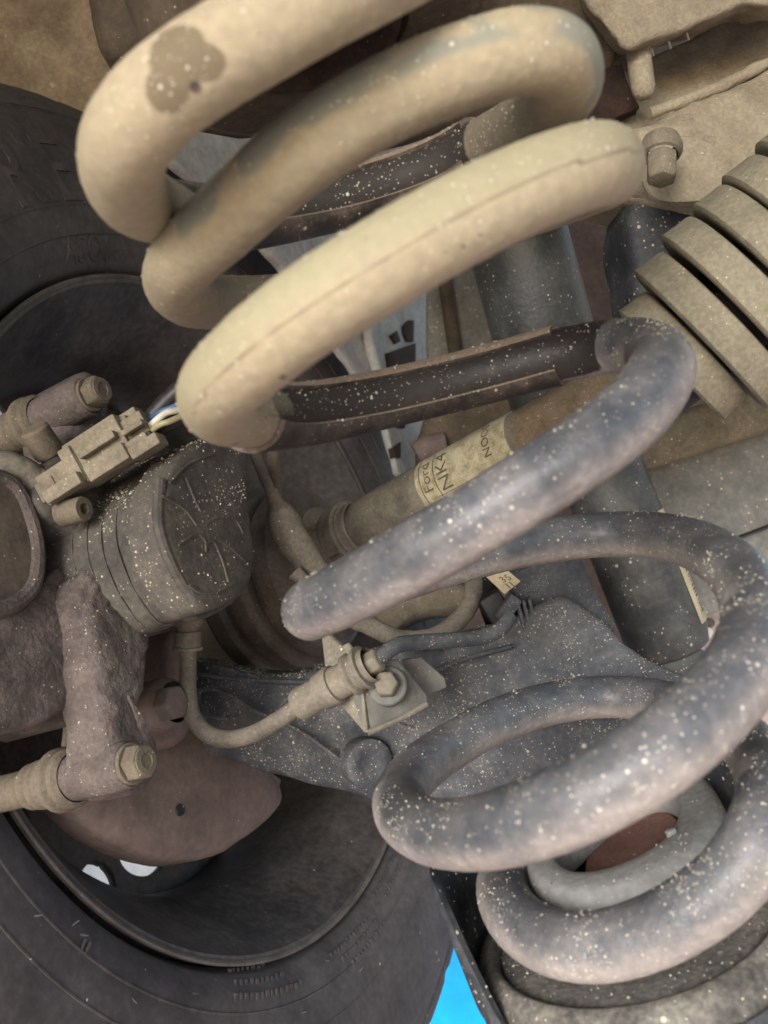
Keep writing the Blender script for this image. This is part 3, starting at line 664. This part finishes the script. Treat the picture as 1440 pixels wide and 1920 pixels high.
for ln in ([(305, 930), (345, 955), (368, 985)], [(348, 895), (362, 930), (376, 960)], [(385, 985), (402, 972), (440, 975), (456, 1000)], [(384, 1022), (398, 1015), (412, 1040), (428, 1092)],
           [(402, 1008), (425, 1022), (458, 1050)], [(335, 1022), (368, 1002), (384, 1014), (386, 1036)], [(318, 905), (352, 872), (400, 850)],
           [(355, 1098), (372, 1110), (400, 1112), (440, 1092)]):
    c_ = catmull(ln, 20); MB().tube([W(x, y, CO + .0045) for x, y in c_], .00062, 6).build('embossed_line', M['shell'], bc)
rdg = [(300, 900), (298, 985), (318, 1050), (350, 1105), (372, 1122), (420, 1112), (455, 1075)]
MB().tube([W(x, y, CO + .0015) for x, y in catmull(rdg, 50)], .0024, 10).build('cover_rim', M['shell'], bc)
b_ = MB(); dome(b_, [(-60, 1130), (20, 1135), (80, 1080), (130, 1040), (200, 1060), (205, 1180), (195, 1300), (165, 1352), (112, 1338), (65, 1358), (0, 1372), (-60, 1380)], (70, 1230), lambda x, y: W(x, y, .070), WN * .007, WN * -.05, rings=24, n=190, power=5)
b_.build('caliper_body', M['cast'], bc, smooth=70, rough=(.0016, 45, .01))
b_ = MB(); dome(b_, [(118, 1130), (140, 1060), (190, 1010), (262, 1010), (300, 1075), (345, 1130), (312, 1172), (272, 1192), (215, 1212), (150, 1200)], (215, 1120), lambda x, y: W(x, y, .082), WN * .010, WN * -.05, rings=22, n=160, power=3.2)
cb = b_.build('caliper_bridge', M['cast'], bc, smooth=70, rough=(.0024, 80, .01))
b_ = MB(); dome(b_, [(152, 1160), (200, 1130), (262, 1158), (268, 1186), (258, 1210), (254, 1290), (240, 1330), (240, 1385), (274, 1408), (280, 1440), (268, 1472), (236, 1492), (192, 1482), (170, 1430), (158, 1330), (148, 1240)], (207, 1310), lambda x, y: W(x, y, .086), WN * .009, WN * -.012, rings=18, n=150, power=3.6)
ca_ = b_.build('caliper_arm', M['cast'], bc, smooth=70, rough=(.0012, 80, .01))
MB().slab([W(x, y, .055) for x, y in ((112, 1340), (140, 1350), (150, 1395), (135, 1402), (122, 1398), (126, 1365))], WN * -.003).build('pad_clip', M['shield'], bc, bevel=.0008)
b_ = MB(); dome(b_, [(-60, 880), (20, 905), (56, 970), (70, 1045), (58, 1100), (20, 1135), (-60, 1150)], (-10, 1020), lambda x, y: W(x, y, .075), WN * .004, WN * -.02, rings=12, n=70, power=5)
b_.build('piston_cover', M['ring'], bc, smooth=50, rough=(.0005, 50, .01))
MB().tube([W(x, y, .078) for x, y in catmull([(-40, 888), (18, 905), (54, 968), (69, 1045), (58, 1102), (22, 1135), (-40, 1148)], 40)], .0034, 10).build('cover_bead', M['cast'], bc)
# guide pins with bolts and rubber bellows
def guide(px, py, off, back, name='guide_pin'):
    c = W(px, py, off); ax = (WN * .94 + D((0.0, 0, -.0)) * .06).normalized()
    MB().lathe(c, ax, [(-.034, .0092), (-.012, .0098), (-.002, .0094), (0, .0088), (.0005, .0082)], 40).build('pin_boss', M['cast'], bc, smooth=50, rough=(.0006, 120, .01))
    MB().lathe(c, ax, [(-.001, .0080), (.0015, .0080), (.002, .0076), (.002, .0001)], 36).build('bolt_washer', M['pin'], bc)
    b = MB().hexa(c + ax * .002, ax, .0072, .0065, .2); b.build('bolt_head', M['pin'], bc, bevel=.0007)
    MB().lathe(c + ax * .0083, ax, [(-.003, .0056), (.0006, .0054), (.0008, .0030), (-.0004, .0028), (-.0004, .0001)], 28).build('bolt_end', M['pin'], bc)
    pr = []
    for k in range(5):
        o = -.029 - k * .0052; r = .0118 + .0015 * (k == 1) - .0006 * k
        pr += [(o, r * .84), (o - .0015, r), (o - .0042, r), (o - .0058, r * .84)]
    pr += [(-.060, .0075), (-.085, .0075)]
    MB().lathe(c, ax, pr, 48).build('pin_bellows', M['pin'], bc, smooth=40)
guide(243, 1433, .098, 0); 
guide(166, 742, .088, 0)
b_ = MB(); dome(b_, [(105, 735), (150, 700), (185, 730), (188, 790), (170, 850), (140, 880), (110, 850), (98, 790)], (145, 790), lambda x, y: W(x, y, .068), WN * .010, WN * -.02, rings=10, n=60)
b_.build('upper_lug', M['cast'], bc, smooth=70, rough=(.0012, 90, .01))
# bleeder cap
c0 = P(62, 802, .375); c1 = P(112, 878, .385); ax = c1 - c0
MB().lathe(c0, ax, [(0, .0001), (0, .0052), (.0012, .0062), (.0125, .0066), (.0135, .0060), (.0137, .0050)], 32).build('bleeder_cap', M['pin'], bc)
MB().lathe(c0, ax, [(.0136, .0050), (.016, .0052), (.0165, .0062), (.024, .0064), (.026, .009), (.03, .009)], 32).build('bleeder_nipple', M['pin'], bc)
b_ = MB(); dome(b_, [(70, 880), (140, 852), (230, 890), (300, 880), (340, 850), (330, 920), (280, 960), (250, 1040), (180, 1040), (120, 1000), (60, 950)], (200, 940), lambda x, y: W(x, y, .080), WN * .010, WN * -.03, rings=14, n=100)
b_.build('actuator_neck', M['shell'], bc, smooth=70, rough=(.0018, 60, .01))
c0 = P(138, 958, .358); ax = D((.92, -.42, .16))
MB().lathe(c0, ax, [(-.006, .0056), (.0050, .0052), (.0058, .0047), (.0058, .0024), (.002, .0022), (.002, .0001)], 36).build('screw_post', M['pin'], bc)
MB().slab([P(x, y, .38) for x, y in ((60, 930), (110, 925), (180, 965), (205, 985), (195, 1010), (150, 1000), (95, 975))], D((0, 1, 0)) * .012).build('mount_ear', M['cast'], bc, bevel=.003, seg=3)
scatter('sand', bc, [cover, house, cb, ca_], 3400, .00032, -.5, .5, seed=21, keep=lambda x, y, c: 1.0 if x > 120 and y < 1230 else .12)

# plug
pg = thing('connector_plug', 'pale grey wiring plug clipped across the actuator', 'connector', P(200, 850, .37))
pa = D((.83, -.12, .50)); pb = (D((.5, -.1, -.83)) - pa * D((.5, -.1, -.83)).dot(pa)).normalized(); pc = pa.cross(pb).normalized()
PD = .36; s_ = PD / FPX
def pbox(px, py, la_, lb_, lc_, name, mat='plug', dd=0, bev=.0008):
    c = P(px, py, PD + dd); return MB().box(c, pa * (la_ / 2 * s_), pb * (lb_ / 2 * s_), pc * (lc_ / 2 * s_)).build(name, M[mat], pg, bevel=bev)
pbox(128, 900, 92, 62, 50, 'plug_tail')
pbox(100, 918, 40, 40, 50, 'plug_end')
pbox(122, 915, 78, 26, 30, 'plug_tab', dd=-.008)
pbox(196, 846, 118, 86, 60, 'plug_body')
pbox(150, 876, 26, 76, 66, 'plug_collar')
pbox(207, 868, 88, 34, 40, 'latch', dd=-.008)
pbox(183, 834, 80, 16, 20, 'rail', dd=-.009)
pbox(218, 822, 90, 46, 54, 'plug_shell', dd=.004)
pbox(240, 790, 60, 26, 40, 'plug_lug', dd=.006)
pbox(262, 818, 64, 70, 56, 'plug_head')
pbox(258, 828, 46, 16, 18, 'slot_rib', dd=-.010)
pbox(250, 802, 46, 12, 18, 'slot_rib', dd=-.010)
pbox(278, 838, 62, 24, 44, 'locking_tab', dd=-.009)
pbox(276, 822, 24, 20, 14, 'slot', 'black', dd=-.009, bev=.0004)
pbox(224, 866, 14, 10, 20, 'clip', dd=-.006)
for (mt, pts, r_) in (('wire_blue', [(276, 790, .362), (298, 774, .358), (340, 758, .358), (380, 735, .365)], .0014), ('wire_white', [(280, 800, .356), (300, 782, .352), (312, 774, .352), (345, 766, .356), (385, 745, .365)], .0014), ('wire_yellow', [(286, 806, .355), (300, 796, .352), (318, 790, .352), (350, 775, .356), (385, 755, .365)], .0013), ('wire_black', [(292, 806, .362), (315, 795, .36), (350, 780, .36), (390, 765, .366)], .0035), ('wire_black', [(280, 790, .37), (310, 755, .37), (345, 725, .37), (390, 700, .37)], .004)):
    MB().tube(curve(pts, 24), r_, 10).build('wire', M[mt], pg, smooth=60)
lo = thing('cable_loom', 'short dusty braided cable loom curling left of the plug', 'cable', P(40, 890, .37))
MB().tube(curve([(98, 918, .37), (70, 905, .368), (40, 885, .366), (5, 875, .365), (-30, 880, .365)], 40), .0065, 20).build('braided_sleeve', M['hose'], lo, smooth=60, rough=(.0006, 500, .01))
MB().tube(curve([(120, 925, .37), (80, 940, .37), (50, 930, .37), (25, 915, .37), (0, 905, .37)], 40), .005, 14).build('inner_cable', M['pin'], lo, smooth=60)
MB().slab([P(x, y, .362) for x, y in ((30, 930), (60, 925), (100, 945), (95, 960), (50, 950), (22, 945))], D((0, 1, 0)) * .004).build('cable_clip', M['pin'], lo, bevel=.001)

# sensor cable between actuator and boot
sc_ = thing('sensor_cable', 'dusty sensor cable with thick moulded sleeve hanging before the boot', 'cable', P(540, 980, .43))
c_ = curve([(466, 815, .43), (482, 860, .43), (500, 905, .432), (516, 940, .433)], 20); MB().tube(c_, .0028, 14).build('cable', M['hose'], sc_, smooth=60)
c_ = catmull([(508, 920, .433, .0032), (518, 942, .433, .0040), (528, 968, .432, .0078), (548, 1008, .43, .0082), (574, 1045, .43, .0072), (604, 1075, .43, .0058), (640, 1110, .43, .004)], 40)
MB().tube([P(*q[:3]) for q in c_], [q[3] for q in c_], 18).build('moulded_sleeve', M['hose'], sc_, smooth=60, rough=(.0006, 160, .01))
MB().tube(curve([(512, 820, .46), (513, 870, .46), (520, 930, .465)], 12), .0032, 12).build('rear_cable', M['pin'], sc_, smooth=60)
MB().tube(curve([(552, 1072, .42), (566, 1085, .42), (590, 1110, .42)], 10), [.004 - .0002 * i for i in range(10)], 12).build('cable_tab', M['hose'], sc_, smooth=60)

# ================================================================== BRAKE HOSE AND BRACKET
bh = thing('brake_hose', 'grey ribbed brake hose bending in a U to its bracket', 'hose', P(440, 1390, .40))
hc = curve([(352, 1195, .42), (353, 1250, .415), (353, 1300, .41), (362, 1345, .405), (390, 1376, .40), (430, 1386, .395), (480, 1374, .39), (530, 1345, .385), (590, 1303, .38)], 90)
MB().tube(hc, [.0039 + .00010 * (i % 2) for i in range(90)], 20).build('hose', M['hose'], bh, smooth=50)
ax = P(352, 1195, .42) - P(352, 1140, .42)
MB().lathe(P(352, 1150, .42), ax, [(0, .0075), (.006, .0070), (.0065, .0055), (.008, .0052), (.0085, .0062), (.0155, .0064), (.0158, .0072), (.0172, .0072), (.0175, .0045)], 32).build('hose_ferrule', M['bracket'], bh)
fa = P(655, 1268, .372) - P(560, 1322, .382); 
MB().lathe(P(560, 1322, .382), fa, [(0, .0042), (0, .0068), (.001, .0072), (.012, .0068), (.0125, .0078), (.0185, .0085), (.021, .0085), (.0212, .0072), (.034, .0072)], 36).build('hose_sleeve', M['bracket'], bh)
MB().lathe(P(672, 1258, .370), fa, [(-.004, .009), (-.002, .0092), (-.001, .008), (.002, .008), (.0022, .0095), (.004, .0095), (.0042, .0075), (.007, .0075)], 36).build('spring_clip', M['bracket'], bh)
MB().hexa(P(686, 1250, .369), fa, .0052, .0075, .1).build('union_nut', M['bracket'], bh, bevel=.0006)
hl = curve([(704, 1240, .368), (722, 1226, .369), (745, 1210, .37), (790, 1204, .375), (850, 1200, .38), (905, 1194, .385), (940, 1178, .388), (955, 1155, .392)], 50)
MB().tube(hl, .0034, 14).build('hard_line', M['arm'], bh, smooth=60)
hb = thing('hose_bracket', 'bent grey metal hose bracket bolted to the arm', 'bracket', P(720, 1300, .38))
MB().slab([P(x, y, z) for x, y, z in ((648, 1262, .372), (690, 1236, .374), (745, 1236, .378), (800, 1302, .385), (803, 1318, .385), (696, 1379, .375), (682, 1372, .373))], D((.1, 1, -.2)) * .003).build('mount_plate', M['zinc'], hb, bevel=.0009)
MB().slab([P(x, y, z) for x, y, z in ((602, 1195, .388), (618, 1190, .388), (668, 1240, .377), (680, 1290, .372), (690, 1376, .372), (682, 1374, .372), (640, 1325, .378), (610, 1262, .386))], D((.45, 1, .1)) * .003).build('side_plate', M['bracket'], hb, bevel=.0009)
MB().tube([P(x, y, z) for x, y, z in ((690, 1374, .3715), (745, 1350, .376), (800, 1320, .382))], .0013, 8).build('folded_edge', M['bracket'], hb)
MB().slab([P(x, y, z) for x, y, z in ((640, 1212, .374), (652, 1205, .374), (690, 1255, .368), (684, 1275, .368))], D((.4, 1, .1)) * .002).build('clip_plate', M['bracket'], hb, bevel=.0006)
bo = P(726, 1286, .374); ba = D((-.12, -1, .35))
MB().lathe(bo, ba, [(-.004, .0084), (.0005, .0084), (.0012, .0078), (.0015, .0001)], 36).build('bolt_washer', M['zinc'], hb)
MB().hexa(bo + ba * .001, ba, .0056, .0075, .25).build('bolt_head', M['bracket'], hb, bevel=.0006)
MB().slab([P(x, y, .402) for x, y in ((752, 1238), (790, 1232), (835, 1272), (838, 1290), (800, 1305), (770, 1275))], D((0, 1, 0)) * .004).build('weld_plate', M['zinc'], hb, bevel=.001)

# cable loop, its connector and paper tag above the arm
cl = thing('cable_loop', 'thick black cable looping to connector behind the middle turn', 'cable', P(820, 1180, .44))
MB().tube(curve([(640, 1150, .43), (690, 1172, .43), (750, 1198, .432), (810, 1194, .435), (858, 1165, .44), (884, 1125, .445), (886, 1075, .45), (870, 1020, .45)], 60), .0046, 16).build('cable', M['hose'], cl, smooth=60, rough=(.0004, 200, .01))
MB().tube(curve([(905, 1040, .47), (912, 1090, .47), (918, 1130, .47), (930, 1165, .465)], 30), .006, 14).build('rear_cable', M['black'], cl, smooth=60)
c0 = P(928, 1138, .445)
MB().box(c0, D((.8, 0, .5)) * .006, D((-.5, 0, .8)) * .0075, D((0, 1, 0)) * .006).build('connector_body', M['black'], cl, bevel=.0025)
MB().box(P(952, 1140, .44), D((.6, .1, .8)) * .007, D((-.8, 0, .6)) * .0035, D((0, 1, 0)) * .005).build('connector_latch', M['arm'], cl, bevel=.001)
for k in range(3):
    MB().slab([P(968 + k * 11, 1130 - k * 3, .435), P(974 + k * 11, 1128 - k * 3, .435), P(990 + k * 10, 1185 - k * 3, .435), P(983 + k * 10, 1188 - k * 3, .435)], D((0, 1, 0)) * .008).build('clip_fin', M['arm'], cl, bevel=.0008)
b_ = MB(); dome(b_, [(700, 1150), (770, 1108), (860, 1095), (905, 1130), (880, 1150), (790, 1165), (720, 1190)], (800, 1138), lambda x, y: P(x, y, .49), D((0, -1, .3)) * .012, D((0, 1, 0)) * .01, rings=10, n=60)
b_.build('cable_boot', M['pin'], cl, rough=(.0015, 60, .01))
tg = thing('paper_tag', 'small cream paper tag with printed marks on the cable', 'tag', P(940, 1092, .42))
tq = [P(912, 1082, .425), P(948, 1066, .427), P(976, 1090, .43), P(946, 1114, .425)]
tag_o = MB().slab(tq, D((0, 1, 0)) * .0008).build('tag_sheet', M['cream'], tg, bevel=.0002)
tx = (tq[2] - tq[1]).normalized(); ty = (tq[1] - tq[0]).normalized(); tn = tx.cross(ty).normalized()
if tn.dot(CF) > 0: tn = -tn
for s, x, y in (('35', 946, 1084), ('1L', 956, 1096)):
    vs, fs = text_mesh(s, .0055); c0 = P(x, y, .4245); MB().add([c0 - ty * v.y * .0 + (tx * v.y * -1 + ty * v.x) + tn * .0012 for v in vs], fs).build('printed_mark', M['ink'], tag_o)

# ================================================================== STEERING BELLOWS
rb = thing('rubber_bellows', 'tan ribbed rubber bellows at the right edge', 'bellows', P(1370, 550, .34))
BD = D((.70, -.34, .68)); B0 = P(1268, 676, .365)
for k in range(9):
    o = -.004 + k * .0156 + (.0006, -.0004, .0003)[k % 3]; r = (.031, .0385, .0410)[min(k, 2)]; wd = .0152
    MB().lathe(B0, BD, [(o + wd * .12, .020), (o + wd * .02, r * .82), (o, r * .94), (o + wd * .03, r * .975), (o + wd * .09, r), (o + wd * .17, r * .995), (o + wd * .50, r * .975), (o + wd * .80, r * .962), (o + wd * .88, r * .945), (o + wd * .91, r * .91), (o + wd * .86, r * .80), (o + wd * .8, .020)], 96).build('rib', M['bellows'], rb, smooth=30)
MB().lathe(B0, BD, [(-.012, .0001), (-.012, .018), (.12, .022)], 48).build('core', M['black'], rb)

# ================================================================== UPPER SEAT, FRAME AND BODY
us = thing('upper_spring_seat', 'brown upper spring seat ring with dark rusty cup', 'spring seat', P(610, 60, .30))
UC = P(606, 72, .30); UA = -AXU
MB().lathe(UC, UA, [(-.04, .060), (-.004, .058), (.004, .054), (.006, .050), (.005, .034), (.002, .030), (-.006, .028)], 96).build('seat_ring', M['brown'], us, smooth=40, rough=(.0005, 60, .01))
MB().lathe(UC, UA, [(-.002, .0245), (.003, .0275), (.0045, .026), (.0035, .0235), (-.004, .0225), (-.020, .021), (-.024, .014), (-.022, .0001)], 80).build('rusty_cup', M['rust'], us, smooth=60, rough=(.0012, 90, .01))
br = thing('chassis_bracket', 'smooth dark brown chassis bracket at the top edge', 'bracket', P(220, 40, .36))
b_ = MB(); dome(b_, [(165, -80), (170, 20), (180, 70), (194, 106), (240, 120), (330, 60), (360, -80)], (250, 0), lambda x, y: P(x, y, .38), D((.2, -1, 0)) * .012, D((0, 1, 0)) * .05, rings=10, n=60, power=3)
b_.build('bracket_arm', M['brown'], br)
bp_ = thing('arch_panel', 'mud caked wheel arch panel in the top corner above the tyre', 'body panel', P(60, 60, .62))
MB().slab([P(x, y, .62) for x, y in ((-200, -200), (300, -200), (300, 120), (240, 240), (170, 260), (-200, 260))], D((.0, 1, 0)) * .02).build('panel', M['panelmud'], bp_, sub=6, rough=(.010, 16, .012), smooth=180)
cm = thing('crossmember', 'dark brown crossmember behind the upper turns of the spring', 'crossmember', P(700, 100, .42))
MB().slab([P(x, y, .44) for x, y in ((290, -160), (1150, -160), (1150, 230), (900, 215), (760, 262), (640, 290), (520, 246), (440, 249), (345, 232), (300, 180))], D((0, 1, .1)) * .014).build('beam', M['brown'], cm, bevel=.005, seg=3)
MB().lathe(P(800, -20, .40), D((.2, -.2, -1)), [(-.03, .024), (.010, .024), (.016, .020), (.018, .0001)], 40).build('beam_boss', M['brown'], cm)
b_ = MB(); dome(b_, [(400, 140), (470, 130), (520, 180), (505, 195), (450, 180)], (460, 160), lambda x, y: P(x, y, .37), D((0, -1, 0)) * .006, D((0, 1, 0)) * .02, rings=6, n=40)
b_.build('beam_pad', M['black'], cm)
sf = thing('subframe', 'mud coated cast subframe with deep pockets in the top corner', 'subframe', P(1280, 150, .42))
def fslab(pts, d, th, name, bev=.003, mat='frame', sub=6, r=(.0022, 60, .005), ed=(0, 1, 0)):
    return MB().slab([P(x, y, d if not callable(d) else d(x, y)) for x, y in pts], D(ed) * th).build(name, M[mat], sf, bevel=bev, seg=3, sub=sub, rough=r, smooth=60)
fslab([(1000, 180), (1140, 90), (1210, 110), (1440, 0), (1560, 0), (1560, 420), (1360, 410), (1230, 380), (1060, 330), (1000, 330)], lambda x, y: .46 - (y - 100) * .0001, .05, 'casting_web')
fslab([(1092, -120), (1560, -120), (1560, 0), (1430, 14), (1404, 6), (1180, 92), (1162, 84), (1092, -4)], .405, .06, 'upper_flange', ed=(.24, 1, .40))
MB().tube(curve([(1218, 212, .424), (1300, 182, .424), (1380, 148, .422), (1440, 118, .42), (1530, 80, .42)], 40), .0028, 10).build('cast_ridge', M['frame'], sf, smooth=60, rough=(.0008, 120, .01))
for x, y in ((1222, 92), (1254, 78), (1288, 62)):
    MB().tube([P(x, y, .404), P(x + 4, y + 14, .404)], .0005, 6).build('crack', M['ring'], sf)
fslab([(1000, -120), (1092, -120), (1092, 0), (1160, 90), (1130, 160), (1000, 200)], .44, .03, 'side_web', mat='brown')
MB().tube([P(1196, 60, .425), P(1200, 120, .42), P(1206, 165, .418), P(1207, 176, .418), P(1208, 184, .418)], [.0058, .0056, .0054, .0048, .003], 24).build('rib_post', M['frame'], sf, smooth=60, rough=(.0006, 120, .01))
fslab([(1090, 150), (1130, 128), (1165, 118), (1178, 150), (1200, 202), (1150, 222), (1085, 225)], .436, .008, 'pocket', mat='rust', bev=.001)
b_ = MB(); dome(b_, [(1200, 250), (1320, 190), (1560, 130), (1560, 420), (1360, 400), (1200, 380), (1060, 340), (1060, 290)], (1330, 290), lambda x, y: P(x, y, .435), D((0, -1, .2)) * .02, D((0, 1, 0)) * .04, rings=20, n=120, power=2.2)
b_.build('lower_flange', M['frame'], sf, rough=(.0022, 40, .01))
b_ = MB(); dome(b_, [(1205, 300), (1250, 262), (1300, 256), (1350, 285), (1375, 310), (1370, 360), (1300, 380), (1220, 370)], (1290, 320), lambda x, y: P(x, y, .40), D((0, -1, -.2)) * .002, D((.2, 1, .4)) * .01, rings=8, n=60, power=5)
b_.build('mount_boss', M['frame'], sf, rough=(.0006, 60, .01))
fb = thing('flange_bolt', 'large tan flange bolt head under the subframe beside the spring', 'bolt', P(1250, 320, .36))
fa2 = D((-.08, -.30, -.95)); f0 = P(1240, 284, .375)
MB().lathe(f0, fa2, [(-.006, .0075), (-.002, .0088), (.0, .0088), (.0018, .0080), (.0024, .0068)], 40).build('bolt_flange', M['plug'], fb)
MB().hexa(f0 + fa2 * .002, fa2, .0066, .0125, .3).build('hex_head', M['plug'], fb, bevel=.0006)
ml = thing('mount_block', 'dark blue-grey rubber mount block left of the bellows', 'mount', P(1220, 470, .44))
b_ = MB(); dome(b_, [(1160, 420), (1180, 350), (1270, 320), (1345, 315), (1370, 400), (1340, 520), (1260, 640), (1190, 620), (1170, 520)], (1250, 460), lambda x, y: P(x, y, .45), D((0, -1, 0)) * .015, D((0, 1, 0)) * .03, rings=12, n=80, power=4)
b_.build('block', M['pan'], ml, rough=(.0012, 40, .01))
us2 = thing('undershield', 'dark brown plastic undershield behind the shock absorber', 'undershield', P(1150, 540, .6))
MB().slab([P(x, y, .74) for x, y in ((1020, 330), (1700, 330), (1700, 1100), (1280, 1320), (860, 1320), (860, 930), (1020, 760))], D((0, 1, 0)) * .01).build('sheet', M['shield'], us2, bevel=.002, sub=4, rough=(.006, 18, .02))
gp = thing('galvanised_bracket', 'pale galvanised sheet metal bracket with dark slots behind the spring', 'sheet metal', P(760, 600, .95))
GW = lambda x, y, o=.05: W(x, y, o)
gfront = [(345, 150), (345, 228), (312, 290), (355, 330), (440, 405), (530, 498), (635, 655), (672, 708), (722, 790), (747, 886), (776, 905), (803, 800), (830, 690), (850, 560), (880, 420), (800, 150)]
MB().slab([GW(*p) for p in gfront], WN * -.006).build('sheet', M['alu'], gp, bevel=.001, sub=6, rough=(.0022, 26, .014), smooth=60)
for pts in ([(757, 612), (768, 600), (777, 600), (776, 640), (765, 640), (757, 625)], [(725, 662), (780, 643), (780, 700), (728, 700)], [(742, 792), (762, 788), (760, 802), (745, 802)], [(738, 838), (752, 828), (752, 858), (742, 856)], [(733, 628), (745, 620), (752, 640), (742, 645)]):
    MB().slab([GW(x, y, .0525) for x, y in pts], WN * -.006).build('slot', M['rust'], gp, bevel=.0005)
MB().tube([GW(x, y, .054) for x, y in catmull([(688, 600), (694, 650), (712, 710), (735, 770)], 14)], .005, 12).build('pressed_edge', M['alu'], gp, smooth=60)
hp = thing('heat_shield', 'grey ribbed sheet panel between pale bracket and shock absorber', 'sheet metal', P(870, 560, .85))
MB().slab([P(x, y, .80) for x, y in ((800, 300), (900, 300), (960, 700), (960, 880), (815, 880), (800, 640))], D((0, 1, 0)) * .015).build('sheet', M['rail'], hp, bevel=.003)
MB().tube([P(812, 380, .795), P(838, 560, .795), P(862, 720, .795)], .006, 14).build('groove', M['brown'], hp, smooth=60)
dk = thing('gearbox_side', 'dark rusty gearbox side behind the lettered half shaft', 'gearbox', P(860, 780, .70))
b_ = MB(); dome(b_, [(782, 870), (790, 800), (812, 760), (960, 700), (1010, 800), (960, 900), (800, 940)], (880, 810), lambda x, y: P(x, y, .70), D((0, -1, 0)) * .02, D((0, 1, 0)) * .05, rings=10, n=70, power=4)
b_.build('casing', M['brown'], dk, rough=(.003, 30, .01))
MB().tube([P(780, 850, .68), P(800, 838, .68), P(835, 830, .68)], .009, 14).build('pink_pipe', M['shield'], dk, smooth=60)

fr = thing('frame_rail', 'dusty grey frame rail panel behind the right of the spring', 'frame rail', P(1340, 900, .56))
FD = .60
MB().slab([P(x, y, FD) for x, y in ((1150, 880), (1230, 860), (1600, 745), (1600, 925), (1386, 1006), (1290, 1040), (1290, 1190), (1240, 1210), (1150, 1100))], D((0, 1, 0)) * .03).build('rail_face', M['rail'], fr, bevel=.003)
MB().slab([P(x, y, FD - .03) for x, y in ((1150, 850), (1270, 772), (1600, 668), (1600, 760), (1230, 878), (1150, 890))], D((0, 1, 0)) * .05).build('rail_flange', M['olive'], fr, bevel=.006, seg=3)
MB().slab([P(x, y, FD + .002) for x, y in ((1290, 1043), (1388, 1010), (1600, 930), (1600, 1080), (1440, 1090), (1308, 1172), (1290, 1190))], D((0, 1, 0)) * .03).build('lower_face', M['rail'], fr, bevel=.003)
ut = thing('undertray', 'pale pink undertray sheet with small screw below the frame rail', 'undertray', P(1340, 1180, .7))
MB().slab([P(x, y, .72) for x, y in ((1270, 1120), (1700, 1000), (1700, 1420), (1420, 1380), (1330, 1250), (1300, 1245))], D((0, 1, 0)) * .008).build('sheet', M['pink'], ut, bevel=.002)
MB().lathe(P(1331, 1168, .719), D((0, -1, 0)), [(0, .004), (.002, .0035), (.0022, .0001)], 20).build('screw', M['ring'], ut)
MB().lathe(P(1325, 1186, .719), D((0, -1, 0)), [(0, .005), (.003, .0045), (.0032, .0001)], 20).build('screw_head', M['white'], ut)
# floor of the car above
fl = thing('floor_pan', 'brown car floor pan above the suspension', 'floor pan', Vector((0, .3, 1.46)))
MB().box(Vector((.15, .45, 1.47)), Vector((1.6, 0, 0)), Vector((0, 1.05, 0)), Vector((0, 0, .01))).build('floor_sheet', M['brown'], fl, bevel=.003)

# ================================================================== OUTSIDE
bm_ = tag(MB().box(Vector((.25, 1.45, .30)), Vector((.55, 0, 0)), Vector((0, .01, 0)), Vector((0, 0, .298))).build('blue_panel', M['blue'], None, bevel=.003), 'plain bright blue panel showing between tyre and spring pan', 'panel')
wp = WC - WN * .75
ex = Vector((0, 0, 1)).cross(WN).normalized()
wl = MB().slab([wp + ex * a + Vector((0, 0, b - wp.z)) for a, b in ((-2.5, .001), (2.5, .001), (2.5, 1.6), (-2.5, 1.6))], -WN * .12).build('white_backdrop', M['white'])  # added sheet standing in for bright outdoor light behind the vent holes
tag(wl, 'plain white wall added for the bright outdoors seen through the wheel vent holes', 'backdrop')
